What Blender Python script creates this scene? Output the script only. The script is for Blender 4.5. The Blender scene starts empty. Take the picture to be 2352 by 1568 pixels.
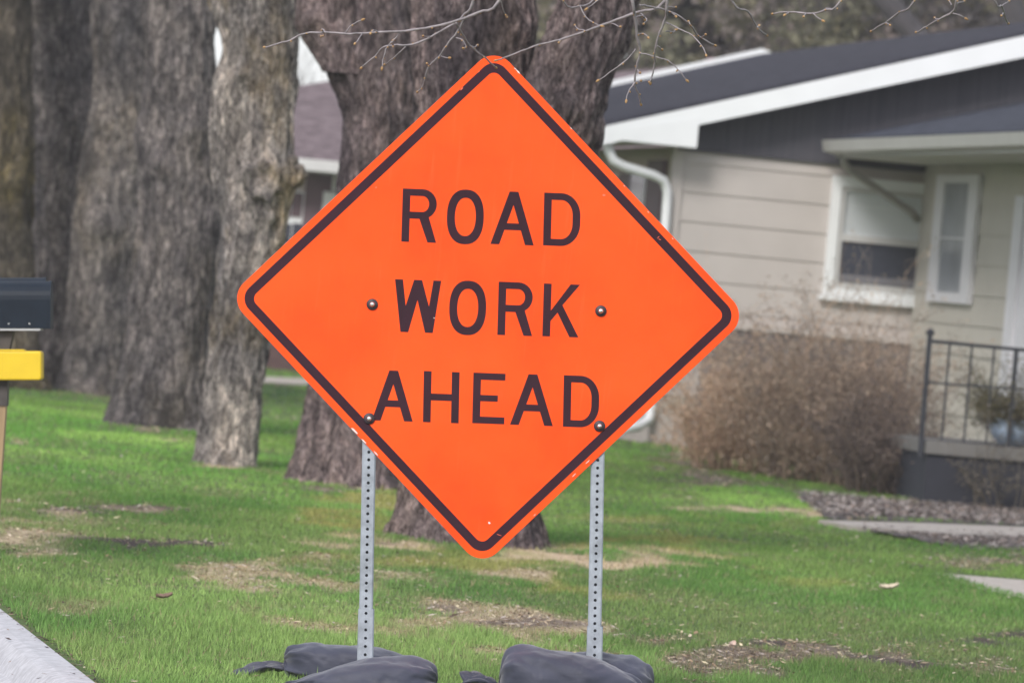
import bpy, math, random
import numpy as np
from mathutils import Vector
random.seed(7); rng = np.random.default_rng(11)
R = math.radians
C = bpy.context.scene.collection
sc = bpy.context.scene
# ---------------------------------------------------------------- camera
FP = 13578.0; ROLL = R(5.2); PIT = R(0.681); CAMZ = 1.44
F_ = np.array([0, math.cos(PIT), -math.sin(PIT)])
R0 = np.array([1., 0, 0]); U0 = np.array([0, math.sin(PIT), math.cos(PIT)])
RC = math.cos(ROLL)*R0 + math.sin(ROLL)*U0
UC = -math.sin(ROLL)*R0 + math.cos(ROLL)*U0
CAM = np.array([0., 0, CAMZ])
cd = bpy.data.cameras.new('camera'); cam = bpy.data.objects.new('camera', cd); C.objects.link(cam)
cd.sensor_width = 36; cd.lens = 36*FP/2352; cd.clip_start = 0.5; cd.clip_end = 3000
from mathutils import Matrix
cam.matrix_world = Matrix(((RC[0], UC[0], -F_[0], 0), (RC[1], UC[1], -F_[1], 0), (RC[2], UC[2], -F_[2], CAMZ), (0, 0, 0, 1)))
sc.camera = cam
cd.dof.use_dof = True; cd.dof.focus_distance = 19.6; cd.dof.aperture_fstop = 7.5
# ---------------------------------------------------------------- light
SUN_EL, SUN_AZ = 36, 206       # azimuth measured clockwise from +Y
w = bpy.data.worlds.new('World'); sc.world = w; w.use_nodes = True
nt = w.node_tree; bg = nt.nodes['Background']
sk = nt.nodes.new('ShaderNodeTexSky'); sk.sky_type = 'NISHITA'; sk.sun_disc = False
sk.sun_elevation = R(SUN_EL); sk.sun_rotation = R(SUN_AZ); sk.air_density = 1.0; sk.dust_density = 2.0; sk.ozone_density = 1.0
cl = nt.nodes.new('ShaderNodeMix'); cl.data_type = 'RGBA'; cl.blend_type = 'MIX'; cl.inputs[0].default_value = .72   # thin even cloud over the blue sky
cl.inputs[7].default_value = (4.9, 4.95, 5.2, 1); nt.links.new(sk.outputs[0], cl.inputs[6])
nt.links.new(cl.outputs[2], bg.inputs[0]); bg.inputs[1].default_value = 0.15
ld = bpy.data.lights.new('sun', 'SUN'); ld.energy = 2.0; ld.angle = R(18); ld.color = (1, .955, .9)
sun = bpy.data.objects.new('sun', ld); C.objects.link(sun)
sd = Vector((math.sin(R(SUN_AZ))*math.cos(R(SUN_EL)), math.cos(R(SUN_AZ))*math.cos(R(SUN_EL)), math.sin(R(SUN_EL))))
sun.rotation_euler = sd.to_track_quat('Z', 'Y').to_euler()
sc.view_settings.view_transform = 'Standard'; sc.view_settings.look = 'None'
sc.view_settings.exposure = 0.63; sc.view_settings.gamma = 1.0; sc.view_settings.use_curve_mapping = False

# ---------------------------------------------------------------- helpers
def ray(x, y):
    return F_ + RC*(x-1176)/FP + UC*(784-y)/FP
def P(x, y, D):
    "point seen at photo position (x, y), D metres away"
    return CAM + ray(x, y)*D
def PN(x, y, D):
    x = np.asarray(x, float); y = np.asarray(y, float); D = np.asarray(D, float)
    return CAM + (F_[None] + RC[None]*((x-1176)/FP)[:, None] + UC[None]*((784-y)/FP)[:, None])*D[:, None]
def G(x, y, z=0.0):
    r = ray(x, y); t = (z-CAMZ)/r[2]
    return CAM + r*t
def onplane(x, y, p0, n):
    r = ray(x, y); t = np.dot(np.asarray(p0)-CAM, n)/np.dot(r, n)
    return CAM + r*t
def proj(p):
    q = p - CAM; d = q@F_
    return 1176+FP*(q@RC)/d, 784-FP*(q@UC)/d
def h3(ix, iy, iz):
    n = (ix*374761393 + iy*668265263 + iz*2147483647) & 0xffffffff
    n = ((n ^ (n >> 13))*1274126177) & 0xffffffff
    return ((n ^ (n >> 16)) & 0xffff)/65535.0
def vnoise(x, y, z):
    x = np.asarray(x, float); y = np.asarray(y, float)+0*x; z = np.asarray(z, float)+0*x
    ix = np.floor(x).astype(np.int64); iy = np.floor(y).astype(np.int64); iz = np.floor(z).astype(np.int64)
    fx, fy, fz = x-ix, y-iy, z-iz
    fx = fx*fx*(3-2*fx); fy = fy*fy*(3-2*fy); fz = fz*fz*(3-2*fz)
    def L(a, b, t): return a+(b-a)*t
    c = [[[h3(ix+i, iy+j, iz+k) for k in (0, 1)] for j in (0, 1)] for i in (0, 1)]
    return L(L(L(c[0][0][0], c[1][0][0], fx), L(c[0][1][0], c[1][1][0], fx), fy),
             L(L(c[0][0][1], c[1][0][1], fx), L(c[0][1][1], c[1][1][1], fx), fy), fz)
def fbm(x, y, z, o=4):
    s = 0; a = .5; f = 1.0
    for i in range(o):
        s = s+a*vnoise(x*f+17.3*i, y*f+5.1*i, z*f+9.7*i); a *= .5; f *= 2.03
    return s
def thing(name, label, cat, loc=(0, 0, 0), group=None):
    o = bpy.data.objects.new(name, None); C.objects.link(o); o.location = tuple(loc); o.empty_display_size = .1
    o['label'] = label; o['category'] = cat
    if group: o['group'] = group
    return o
def tag(o, label, cat, group=None, kind=None):
    o['label'] = label; o['category'] = cat
    if group: o['group'] = group
    if kind: o['kind'] = kind
    return o
def wloc(o):
    v = Vector((0, 0, 0))
    while o: v += o.location; o = o.parent
    return v
class MB:
    def __init__(s): s.v = []; s.f = []
    def add(s, vs, fs):
        n = len(s.v); s.v += [tuple(map(float, q)) for q in vs]; s.f += [tuple(i+n for i in f) for f in fs]
    def hexa(s, p):   # p: 8 points, bottom 4 then top 4
        s.add(p, [(3, 2, 1, 0), (4, 5, 6, 7), (0, 1, 5, 4), (1, 2, 6, 5), (2, 3, 7, 6), (3, 0, 4, 7)])
    def box(s, x0, x1, y0, y1, z0, z1, T=None):
        p = [(x0, y0, z0), (x1, y0, z0), (x1, y1, z0), (x0, y1, z0), (x0, y0, z1), (x1, y0, z1), (x1, y1, z1), (x0, y1, z1)]
        s.hexa([T(*q) for q in p] if T else p)
    def prism(s, pts, off):   # extrude polygon pts (3d) by vector off
        n = len(pts); off = np.asarray(off); pts = [np.asarray(p) for p in pts]
        s.add(pts+[p+off for p in pts], [tuple(range(n)), tuple(range(2*n-1, n-1, -1))]+[(i, i+n, (i+1) % n+n, (i+1) % n) for i in range(n)])
    def tube(s, path, rad, n=8, cap=True, roll=0):
        path = [np.asarray(p, float) for p in path]
        if not hasattr(rad, '__len__'): rad = [rad]*len(path)
        rings = []; prev = None
        for i, p in enumerate(path):
            d = path[min(i+1, len(path)-1)]-path[max(i-1, 0)]; d = d/(np.linalg.norm(d)+1e-12)
            if prev is None:
                a = np.array([0, 0, 1.]) if abs(d[2]) < .9 else np.array([0, 1., 0]); u = np.cross(d, a)
            else: u = prev-d*np.dot(prev, d)
            u /= np.linalg.norm(u)+1e-12; prev = u; vv = np.cross(d, u)
            rings.append([p+rad[i]*(u*math.cos(roll+2*math.pi*k/n)+vv*math.sin(roll+2*math.pi*k/n)) for k in range(n)])
        vs = [q for r_ in rings for q in r_]; fs = []
        for i in range(len(path)-1):
            for k in range(n):
                fs.append((i*n+k, i*n+(k+1) % n, (i+1)*n+(k+1) % n, (i+1)*n+k))
        if cap: fs += [tuple(range(n-1, -1, -1)), tuple(range((len(path)-1)*n, len(path)*n))]
        s.add(vs, fs)
    def build(s, name, mat, parent=None, smooth=False):
        return mesh(name, s.v, s.f, mat, parent, smooth)
def mesh(name, v, f, mat, parent=None, smooth=False, col=None):
    me = bpy.data.meshes.new(name)
    v = np.asarray(v, float)
    if parent: v = v-np.array(wloc(parent))[None]
    me.from_pydata(v.tolist(), [], f if isinstance(f, list) else f.tolist()); me.update()
    if smooth: me.polygons.foreach_set('use_smooth', [True]*len(me.polygons))
    if mat: me.materials.append(mat)
    o = bpy.data.objects.new(name, me); C.objects.link(o)
    if parent: o.parent = parent
    return o
def fastmesh(name, v, idx, k, mat, cols=None, smooth=False, parent=None):
    "v (n,3), idx flat loop index array of k-gons, cols (n,3) per vertex"
    me = bpy.data.meshes.new(name); n = len(v); m = len(idx)//k
    if parent: v = v-np.array(wloc(parent))[None]
    me.vertices.add(n); me.vertices.foreach_set('co', np.asarray(v, np.float32).ravel())
    me.loops.add(m*k); me.loops.foreach_set('vertex_index', np.asarray(idx, np.int32))
    me.polygons.add(m); me.polygons.foreach_set('loop_start', np.arange(0, m*k, k, dtype=np.int32))
    me.polygons.foreach_set('loop_total', np.full(m, k, np.int32))
    if smooth: me.polygons.foreach_set('use_smooth', np.ones(m, bool))
    me.update(calc_edges=True); me.validate()
    if cols is not None:
        a = me.color_attributes.new('Col', 'FLOAT_COLOR', 'POINT')
        c4 = np.ones((n, 4), np.float32); c4[:, :3] = cols; a.data.foreach_set('color', c4.ravel())
    me.materials.append(mat)
    o = bpy.data.objects.new(name, me); C.objects.link(o)
    if parent: o.parent = parent
    return o
def bevel(o, wd=.004, seg=2):
    m = o.modifiers.new('b', 'BEVEL'); m.width = wd; m.segments = seg; m.limit_method = 'ANGLE'; m.angle_limit = R(40)
    return o

# ---------------------------------------------------------------- materials
def newmat(name):
    m = bpy.data.materials.new(name); m.use_nodes = True
    return m, m.node_tree, m.node_tree.nodes['Principled BSDF']
def N(t, ty, **k):
    n = t.nodes.new(ty)
    for a, b in k.items(): setattr(n, a, b)
    return n
def ramp(t, inp, stops):
    r = N(t, 'ShaderNodeValToRGB'); t.links.new(inp, r.inputs[0])
    e = r.color_ramp.elements
    while len(e) < len(stops): e.new(.5)
    for q, (p, c) in zip(e, stops):
        q.position = p; q.color = tuple(c)+(1,) if len(c) == 3 else c
    return r.outputs[0]
def noise(t, scale=5, detail=4, mp=(1, 1, 1), rough=.55, dist=0, coord='Object', off=(0, 0, 0)):
    tc = N(t, 'ShaderNodeTexCoord'); mpn = N(t, 'ShaderNodeMapping'); mpn.inputs['Scale'].default_value = mp; mpn.inputs['Location'].default_value = off
    t.links.new(tc.outputs[coord], mpn.inputs[0])
    n = N(t, 'ShaderNodeTexNoise'); n.inputs['Scale'].default_value = scale; n.inputs['Detail'].default_value = detail
    n.inputs['Roughness'].default_value = rough; n.inputs['Distortion'].default_value = dist
    t.links.new(mpn.outputs[0], n.inputs['Vector']); return n.outputs[0]
def mix(t, fac, a, b, mode='MIX'):
    m = N(t, 'ShaderNodeMix', data_type='RGBA', blend_type=mode)
    for i, q in ((0, fac), (6, a), (7, b)):
        if isinstance(q, (int, float)): m.inputs[i].default_value = q
        elif isinstance(q, tuple): m.inputs[i].default_value = q+(1,) if len(q) == 3 else q
        else: t.links.new(q, m.inputs[i])
    return m.outputs[2]
def bump(t, b, h, s=.4, d=.01):
    n = N(t, 'ShaderNodeBump'); n.inputs['Strength'].default_value = s; n.inputs['Distance'].default_value = d
    t.links.new(h, n.inputs['Height']); t.links.new(n.outputs[0], b.inputs['Normal'])
def plain(name, c, rough=.6, var=.12, sc_=6, metal=0, bs=0, spec=.5, mp=(1, 1, 1), bd=.003):
    m, t, b = newmat(name)
    f = noise(t, sc_, 5, mp)
    lo = tuple(q*(1-var) for q in c); hi = tuple(min(1, q*(1+var)) for q in c)
    t.links.new(ramp(t, f, [(.3, lo), (.7, hi)]), b.inputs['Base Color'])
    b.inputs['Roughness'].default_value = rough; b.inputs['Metallic'].default_value = metal; b.inputs['Specular IOR Level'].default_value = spec
    if bs: bump(t, b, noise(t, sc_*5, 4, mp), bs, bd)
    return m
def bark(name, dark, mid, light, tint, tamt=.5, seed=0):
    m, t, b = newmat(name)
    f = noise(t, 30, 8, (1, 1, .24), .8, .9, off=(seed, seed, 0))
    g = noise(t, 85, 6, (1, 1, .34), .75, .4, off=(seed, 3, 0))
    big = noise(t, 2.2, 4, (1, 1, .5), .6, off=(seed*2, 0, seed))
    c1 = ramp(t, f, [(.4, dark), (.5, mid), (.62, light)])
    c2 = mix(t, .42, c1, ramp(t, g, [(.42, dark), (.6, light)]))
    c3 = mix(t, ramp(t, big, [(.5, (0, 0, 0)), (.68, (tamt,)*3)]), c2, tint)
    ck = noise(t, 17, 7, (1, 1, .3), .68, 1.2, off=(seed, 1, 5))
    c3 = mix(t, 1.0, c3, ramp(t, ck, [(.40, (1.15,)*3), (.465, (1.05,)*3), (.5, (.22, .2, .21)), (.53, (1, 1, 1)), (.62, (1.3, 1.28, 1.25))]), 'MULTIPLY')
    md = noise(t, 9, 5, (1, 1, .55), .65, .8, off=(seed, 7, 2))
    c3 = mix(t, 1.0, c3, ramp(t, md, [(.36, (.6, .6, .62)), (.5, (1.05, 1.05, 1.05)), (.64, (1.75, 1.7, 1.68))]), 'MULTIPLY')
    big2 = noise(t, 1.5, 3, (1, 1, .6), .6, off=(seed*5, 2, seed))
    c4 = mix(t, 1.0, c3, ramp(t, big2, [(.35, (.55, .56, .6)), (.65, (1.4, 1.36, 1.3))]), 'MULTIPLY')
    t.links.new(c4, b.inputs['Base Color']); b.inputs['Roughness'].default_value = .95; b.inputs['Specular IOR Level'].default_value = .15
    bump(t, b, f, 1.0, .05)
    return m
def vcol(name, rough=.8, spec=.2, transl=0, ng=.0):
    m, t, b = newmat(name); a = N(t, 'ShaderNodeVertexColor', layer_name='Col')
    c = a.outputs[0]
    if ng: c = mix(t, 1.0, c, ramp(t, noise(t, ng, 6, (1, 1, 1), .7), [(.3, (.55,)*3), (.7, (1.4,)*3)]), 'MULTIPLY')
    t.links.new(c, b.inputs['Base Color']); b.inputs['Roughness'].default_value = rough; b.inputs['Specular IOR Level'].default_value = spec
    if transl:
        tr = N(t, 'ShaderNodeBsdfTranslucent'); ms = N(t, 'ShaderNodeMixShader'); ms.inputs[0].default_value = transl
        t.links.new(c, tr.inputs[0]); t.links.new(b.outputs[0], ms.inputs[1]); t.links.new(tr.outputs[0], ms.inputs[2])
        t.links.new(ms.outputs[0], t.nodes['Material Output'].inputs[0])
    return m
M_bark = bark('bark_grey_brown', (.036, .026, .031), (.16, .123, .127), (.42, .35, .35), (.11, .08, .045), .3, 1)
M_barkD = bark('bark_dark_grey', (.03, .028, .032), (.13, .119, .12), (.34, .315, .31), (.085, .072, .04), .45, 4)
M_barkC = bark('bark_pale', (.06, .055, .058), (.3, .275, .26), (.75, .69, .64), (.34, .24, .08), .55, 8)
M_barkE = bark('bark_mid_grey', (.03, .028, .031), (.145, .134, .13), (.36, .335, .32), (.13, .105, .06), .35, 12)
M_twig = plain('twig_bark', (.24, .215, .23), .8, .3, 40)
M_bud = plain('bud', (.33, .2, .09), .7, .2, 90)
M_white = plain('white_trim_paint', (.74, .76, .78), .5, .03, 3)
M_gutter = plain('gutter_enamel', (.5, .5, .5), .4, .04, 3)
M_gutterd = plain('porch_gutter_enamel', (.42, .42, .4), .4, .06, 3)
M_siding = plain('siding_paint', (.45, .415, .395), .7, .045, 2.5)
M_siding2 = plain('wing_siding_paint', (.47, .445, .4), .7, .05, 2.5)
M_side = plain('siding_paint_shaded', (.42, .34, .31), .7, .05, 2.5)  # same siding, its colour darkened to put the left wall's shade in
M_soffit = plain('soffit_paint', (.5, .48, .45), .7, .05, 2)
M_found = plain('foundation_concrete', (.42, .37, .34), .9, .12, 6, bs=.3)
M_stoopside = plain('stoop_dark_side', (.026, .028, .04), .8, .15, 3, bs=.2)  # stoop base, much darker than the slab above
M_concrete = plain('concrete', (.36, .325, .295), .9, .12, 9, bs=.35)
M_kerb = plain('kerb_concrete', (.4, .4, .43), .9, .2, 30)
M_asphalt = plain('asphalt', (.05, .05, .052), .95, .25, 40, bs=.6)
M_iron = plain('railing_iron', (.022, .025, .034), .6, .2, 10)
M_glass = plain('window_glass', (.045, .05, .07), .12, .1, 2)
M_screen = plain('window_screen', (.04, .045, .065), .5, .1, 20)
M_blind = plain('blind_vinyl', (.72, .76, .8), .6, .05, 3)
M_purple = plain('window_shutter', (.13, .085, .1), .7, .1, 4)
M_wall2 = plain('distant_wall_paint', (.55, .48, .47), .8, .08, 2)
M_steel = plain('galvanised_steel', (.31, .34, .395), .5, .22, 26, metal=.2, bs=.15)
M_steelb = plain('bolt_steel', (.75, .75, .78), .25, .1, 30, metal=.9)
M_rubber = plain('washer_rubber', (.03, .022, .03), .5, .2, 20)
M_alu = plain('aluminium_back', (.5, .5, .51), .5, .1, 9, metal=.5)
M_chip = plain('bare_edge_metal', (.75, .62, .6), .6, .2, 60)
M_scuff = plain('scuffed_sheeting', (.95, .17, .09), .6, .1, 60)
M_blackprint = plain('sign_black_ink', (.031, .009, .018), .6, .16, 9, spec=.2)
M_mailbox = plain('mailbox_paint', (.008, .014, .024), .5, .15, 14, bs=.05, spec=.18)
M_yellow = plain('newspaper_box_plastic', (.68, .47, .012), .45, .07, 7, bs=.1)
M_wood = plain('post_wood', (.3, .21, .12), .85, .2, 12, mp=(1, 1, .15), bs=.4)
M_woodd = plain('dark_post', (.06, .052, .05), .8, .25, 12)
M_bluepot = plain('pale_blue_glaze', (.3, .38, .5), .5, .1, 5)
M_vent = plain('roof_vent_paint', (.33, .19, .21), .7, .1, 5)
def orange():
    m, t, b = newmat('fluorescent_orange_sheeting')
    f = noise(t, 1.9, 7, rough=.62); s = noise(t, 55, 3, (1, 1, .06), .6)
    c = ramp(t, f, [(.32, (.97, .06, .003)), (.5, (1, .082, .006)), (.7, (1, .098, .01))])
    c = mix(t, ramp(t, s, [(.6, (0, 0, 0)), (.8, (.3,)*3)]), c, (1, .15, .045))
    t.links.new(c, b.inputs['Base Color']); b.inputs['Roughness'].default_value = .42; b.inputs['Specular IOR Level'].default_value = .22; bump(t, b, noise(t, 2.2, 3), .25, .02)
    return m
M_orange = orange()
def shingle(name, c, v=(0, 0, 1)):
    m, t, b = newmat(name)
    tc = N(t, 'ShaderNodeTexCoord'); wv = N(t, 'ShaderNodeTexWave', wave_type='BANDS', bands_direction='Z', wave_profile='SAW')
    wv.inputs['Scale'].default_value = 7.5; wv.inputs['Distortion'].default_value = .8; wv.inputs['Detail'].default_value = 3; wv.inputs['Detail Scale'].default_value = 4
    t.links.new(tc.outputs['Object'], wv.inputs[0])
    f = noise(t, 5, 7, (1, 1, 5), .85)
    a = ramp(t, f, [(.35, tuple(q*.5 for q in c)), (.65, tuple(q*1.7 for q in c))])
    a = mix(t, .5, a, ramp(t, wv.outputs[0], [(0, (.55,)*3), (.3, (1.1,)*3), (1, (1.15,)*3)]), 'MULTIPLY')
    t.links.new(a, b.inputs['Base Color']); b.inputs['Roughness'].default_value = 1; b.inputs['Specular IOR Level'].default_value = .05
    bump(t, b, wv.outputs[0], .3, .01)
    return m
M_roof = shingle('dark_shingles', (.036, .036, .046)); M_roofb = shingle('brown_shingles', (.125, .1, .108)); M_roofw = shingle('porch_shingles', (.042, .046, .06))
def gablem():
    m, t, b = newmat('dark_gable_boards')
    f = noise(t, 9, 3, (4, 4, .08), .6)
    t.links.new(ramp(t, f, [(.35, (.05, .05, .063)), (.65, (.072, .07, .085))]), b.inputs['Base Color']); b.inputs['Roughness'].default_value = .75
    bump(t, b, f, .3, .01); return m
M_gable = gablem()
def stonem():
    m, t, b = newmat('mixed_fieldstone')
    tc = N(t, 'ShaderNodeTexCoord'); v = N(t, 'ShaderNodeTexVoronoi'); v.inputs['Scale'].default_value = 4.5
    v2 = N(t, 'ShaderNodeTexVoronoi', feature='DISTANCE_TO_EDGE'); v2.inputs['Scale'].default_value = 4.5
    for q in (v, v2): t.links.new(tc.outputs['Object'], q.inputs['Vector'])
    s = N(t, 'ShaderNodeSeparateColor'); t.links.new(v.outputs['Color'], s.inputs[0])
    c = ramp(t, s.outputs[0], [(0, (.08, .085, .1)), (.35, (.22, .17, .15)), (.65, (.12, .1, .1)), (1, (.3, .26, .24))])
    c = mix(t, ramp(t, v2.outputs[0], [(0, (1, 1, 1)), (.09, (0, 0, 0))]), c, (.22, .2, .19))
    t.links.new(c, b.inputs['Base Color']); b.inputs['Roughness'].default_value = .9; bump(t, b, v2.outputs[0], .6, .03); return m
M_stone = stonem()
def bagm():
    m, t, b = newmat('sandbag_fabric')
    f = noise(t, 3.2, 4, (1, 1, 2), .6); g = noise(t, 420, 2)
    c = ramp(t, f, [(.3, (.02, .023, .046)), (.7, (.048, .053, .09))])
    c = mix(t, ramp(t, noise(t, 5, 5, (1, 1, 1), .7, off=(4, 0, 0)), [(.58, (0, 0, 0)), (.75, (.6,)*3)]), c, (.12, .118, .13))
    t.links.new(c, b.inputs['Base Color']); b.inputs['Roughness'].default_value = .62; b.inputs['Sheen Weight'].default_value = .25
    wr = noise(t, 9, 4, (1, 1, 4), .6, 1.2)
    bump(t, b, mix(t, .25, wr, g), .3, .008); return m
M_bag = bagm()
M_grass = vcol('grass_blades', .6, .25, .35)
M_leafv = vcol('dry_leaves', .85, .15, .2)
M_ground = vcol('lawn_soil', .95, .1, 0, 25)
M_bushv = vcol('dry_shrub_twigs', .9, .1, .15)
M_wood2 = vcol('woodland_foliage', .9, .1, .25)
def farlawn():
    m, t, b = newmat('far_lawn')
    t.links.new(ramp(t, noise(t, .8, 6), [(.35, (.05, .11, .022)), (.65, (.085, .165, .035))]), b.inputs['Base Color']); b.inputs['Roughness'].default_value = .95
    return m
M_far = farlawn()

# ---------------------------------------------------------------- ground
# colour patches of the lawn: centre x, y, radii (photo px), kind, strength
PATCH = [(1180, 1285, 380, 55, 'yellow', .62), (960, 1180, 130, 60, 'yellow', .6), (210, 1168, 150, 13, 'soil', 1.1), (300, 1240, 260, 17, 'soil', 1.2), (90, 1195, 170, 45, 'straw', .55), (60, 1240, 90, 20, 'straw', .6),
 (600, 1312, 210, 26, 'straw', 1.15), (420, 1300, 60, 10, 'straw', .5), (940, 1252, 230, 20, 'sand', 1.25), (1180, 1262, 160, 20, 'sand', 1.1), (1390, 1290, 190, 26, 'sand', .9), (1240, 1275, 160, 14, 'sand', .9),
 (800, 1195, 130, 34, 'yellow', .8), (1060, 1290, 160, 30, 'yellow', .5), (880, 1130, 70, 60, 'yellow', .9), (1150, 1320, 130, 14, 'straw', .7),
 (820, 1340, 180, 20, 'straw', .45), (1000, 1435, 260, 40, 'straw', .95), (1240, 1460, 180, 40, 'straw', .9), (960, 1410, 90, 14, 'litter', .8), (1180, 1440, 120, 16, 'litter', .8),
 (1480, 1485, 150, 40, 'litter', 1.0), (1640, 1520, 140, 35, 'litter', 1.0), (1800, 1505, 150, 26, 'litter', 1.0), (2000, 1520, 120, 20, 'soil', 1.2), (2040, 1500, 110, 20, 'litter', 1.0), (1730, 1478, 60, 8, 'soil', .8), (2280, 1470, 150, 12, 'soil', .9), (2250, 1530, 120, 25, 'litter', .5),
 (1750, 1172, 90, 5, 'sand', 1.2), (1860, 1183, 90, 5, 'sand', 1.0), (1600, 1166, 160, 4, 'sand', .7), (1560, 1060, 60, 16, 'litter', 1.0), (1700, 1115, 160, 14, 'litter', .8), (1620, 1080, 70, 14, 'litter', .9),
 (1480, 1190, 140, 14, 'yellow', .4), (1520, 1250, 200, 14, 'yellow', .6), (1800, 1210, 200, 10, 'yellow', .3), (1900, 1340, 150, 14, 'yellow', .35),
 (2300, 1290, 160, 14, 'litter', .55), (2250, 1308, 150, 5, 'soil', .9), (190, 1395, 120, 16, 'straw', .35), (120, 1270, 120, 12, 'straw', .5), (640, 1400, 120, 16, 'straw', .3), (260, 1420, 160, 22, 'soil', .35),
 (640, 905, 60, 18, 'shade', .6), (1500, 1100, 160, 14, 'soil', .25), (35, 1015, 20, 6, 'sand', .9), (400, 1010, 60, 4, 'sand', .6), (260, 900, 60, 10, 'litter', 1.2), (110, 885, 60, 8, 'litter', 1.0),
 (620, 880, 60, 8, 'soil', .6), (1060, 1235, 60, 12, 'litter', 1.0), (880, 1250, 60, 6, 'soil', .5), (350, 985, 110, 7, 'litter', 1.1), (520, 1070, 90, 6, 'sand', .9), (760, 1118, 110, 8, 'litter', .8)]
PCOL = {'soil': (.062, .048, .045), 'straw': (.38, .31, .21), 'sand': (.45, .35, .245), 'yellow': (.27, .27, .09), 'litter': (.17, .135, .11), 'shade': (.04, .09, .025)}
def lawn(p):
    "-> blade colour, ground colour, coverage of green (0..1), litter amount"
    x, y = proj(p)
    X, Y = p[:, 0], p[:, 1]
    n1 = fbm(X*1.1, Y*.45, 0, 4); n2 = fbm(X*5, Y*2.2, 3, 4); n3 = fbm(X*.35+4, Y*.2, 7, 3)
    g = np.zeros((len(X), 3)); t = np.clip((n1-.36)*4.2, 0, 1)[:, None]
    g += np.array([.088, .17, .045])*(1-t)+np.array([.16, .235, .075])*t
    far = np.clip((Y-26)/16, 0, 1)[:, None]
    g = g*(1-far)+g*np.array([1.12, 1.28, .9])*far
    t3 = np.clip((n3-.4)*5, 0, 1)[:, None]; g = g*(.8+.4*t3)*np.array([1.34, 1.36, 1.3]); n4 = np.clip((fbm(X*3.1+9, Y*1.3, 21, 4)-.5)*5, 0, 1)[:, None]; g = g*(1-n4*.45)+np.array([.2, .22, .1])*n4*.45
    gr = np.array([.085, .125, .045])+0*g
    cov = np.ones(len(X)); lit = n4[:, 0]*.18; warp = (n2-.47)*3.4; wx = (fbm(X*2.1, Y*1.1, 11, 3)-.44)*2.6; wy = (fbm(X*2.6, Y*1.2, 15, 4)-.44)*4.2
    for cx, cy, rx, ry, k, s in PATCH:
        wk = .35 if k == 'sand' else .8; d = ((x-cx+wk*wx*rx)/rx)**2+((y-cy+wk*wy*ry)/ry)**2
        m = np.clip((1.1-np.sqrt(d))*1.1+warp*.9, 0, 1)*min(s, 1)
        m = np.where(np.sqrt(d) < 2.2, m, 0); m = np.clip(m*1.55, 0, 1)
        c = np.array(PCOL[k]); mm = m[:, None]
        gr = gr*(1-mm)+c*mm
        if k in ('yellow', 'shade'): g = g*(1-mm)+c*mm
        elif k == 'soil': cov *= 1-np.clip(m*1.05, 0, .97); lit = np.maximum(lit, m*.35)
        elif k == 'sand': g = g*(1-mm*.8)+c*mm*.8; cov *= 1-.75*m
        else: g = g*(1-mm*.65)+c*mm*.65*.95; cov *= 1-.45*m; lit = np.maximum(lit, m*(1 if k == 'litter' else .6))
    return g, gr, cov, lit
# kerb line (top inner edge) on the ground: X = KX(Y)
ka, kb = G(0, 1400), G(215, 1568)
kdir = (kb-ka); ksl = kdir[0]/kdir[1]
def KX(Y): return ka[0]+(Y-ka[1])*ksl
o = mesh('ground', [(-900, -300, -.03), (900, -300, -.03), (900, 1500, -.03), (-900, 1500, -.03)], [(0, 1, 2, 3)], M_far); o['kind'] = 'structure'
ys = np.concatenate([np.arange(8, 34, .07), np.arange(34, 90, .16)]); us = np.arange(0, 1.0001, 1/150)
YY, UU = np.meshgrid(ys, us, indexing='ij'); XL = np.maximum(KX(YY), -16); XR = 4+YY*.17
XX = XL+(XR-XL)*UU
pp = np.stack([XX.ravel(), YY.ravel(), 0*XX.ravel()], 1)
pp[:, 2] = (fbm(pp[:, 0]*.9, pp[:, 1]*.9, 2, 3)-.44)*.05*np.clip((pp[:, 0]-KX(pp[:, 1]))/.4, 0, 1)
_, gc, _, _ = lawn(pp)
a, b = XX.shape; ii = np.arange(a*b).reshape(a, b)
q = np.stack([ii[:-1, :-1], ii[:-1, 1:], ii[1:, 1:], ii[1:, :-1]], -1).reshape(-1)
o = fastmesh('lawn', pp, q, 4, M_ground, gc, True); o['kind'] = 'structure'
def gz(X, Y): return (fbm(X*.9, Y*.9, 2, 3)-.44)*.05*np.clip((X-KX(Y))/.4, 0, 1)
# kerb with rolled gutter, and the street
prof = [(0, .0), (-.02, .014), (-.10, .012), (-.135, .002), (-.165, -.03), (-.19, -.075), (-.23, -.1), (-.30, -.108), (-.56, -.115), (-.56, -.2), (0, -.2)]
mb = MB(); pr = []
Yk = list(np.arange(4, 90, .25))
for Yv in Yk: pr.append([(KX(Yv)+dx, Yv, z+.004) for dx, z in prof])
n = len(prof)
for i in range(len(Yk)-1):
    if i % 12 == 11: continue
    mb.add(pr[i]+pr[i+1], [(k, (k+1) % n, n+(k+1) % n, n+k) for k in range(n)])
for i in range(11, len(Yk)-1, 12):   # tooled joints, sunk 6 mm
    mb.add([(x, y-0, z-.006) for x, y, z in pr[i]]+[(x, y, z-.006) for x, y, z in pr[i+1]][:], [(k, (k+1) % n, n+(k+1) % n, n+k) for k in range(n)]) if False else mb.add(pr[i]+pr[i+1], [(k, (k+1) % n, n+(k+1) % n, n+k) for k in range(n)])
o = mb.build('kerb', M_kerb, None, False); o['kind'] = 'structure'
o = mesh('road', [(KX(4)-.56, 4, -.098), (KX(90)-.56, 90, -.098), (KX(90)-9.5, 90, -.06), (KX(4)-9.5, 4, -.06)], [(0, 1, 2, 3)], M_asphalt); o['kind'] = 'structure'
# ground sheet must sit below the street
bpy.data.objects['ground'].location.z = -.2

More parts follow.
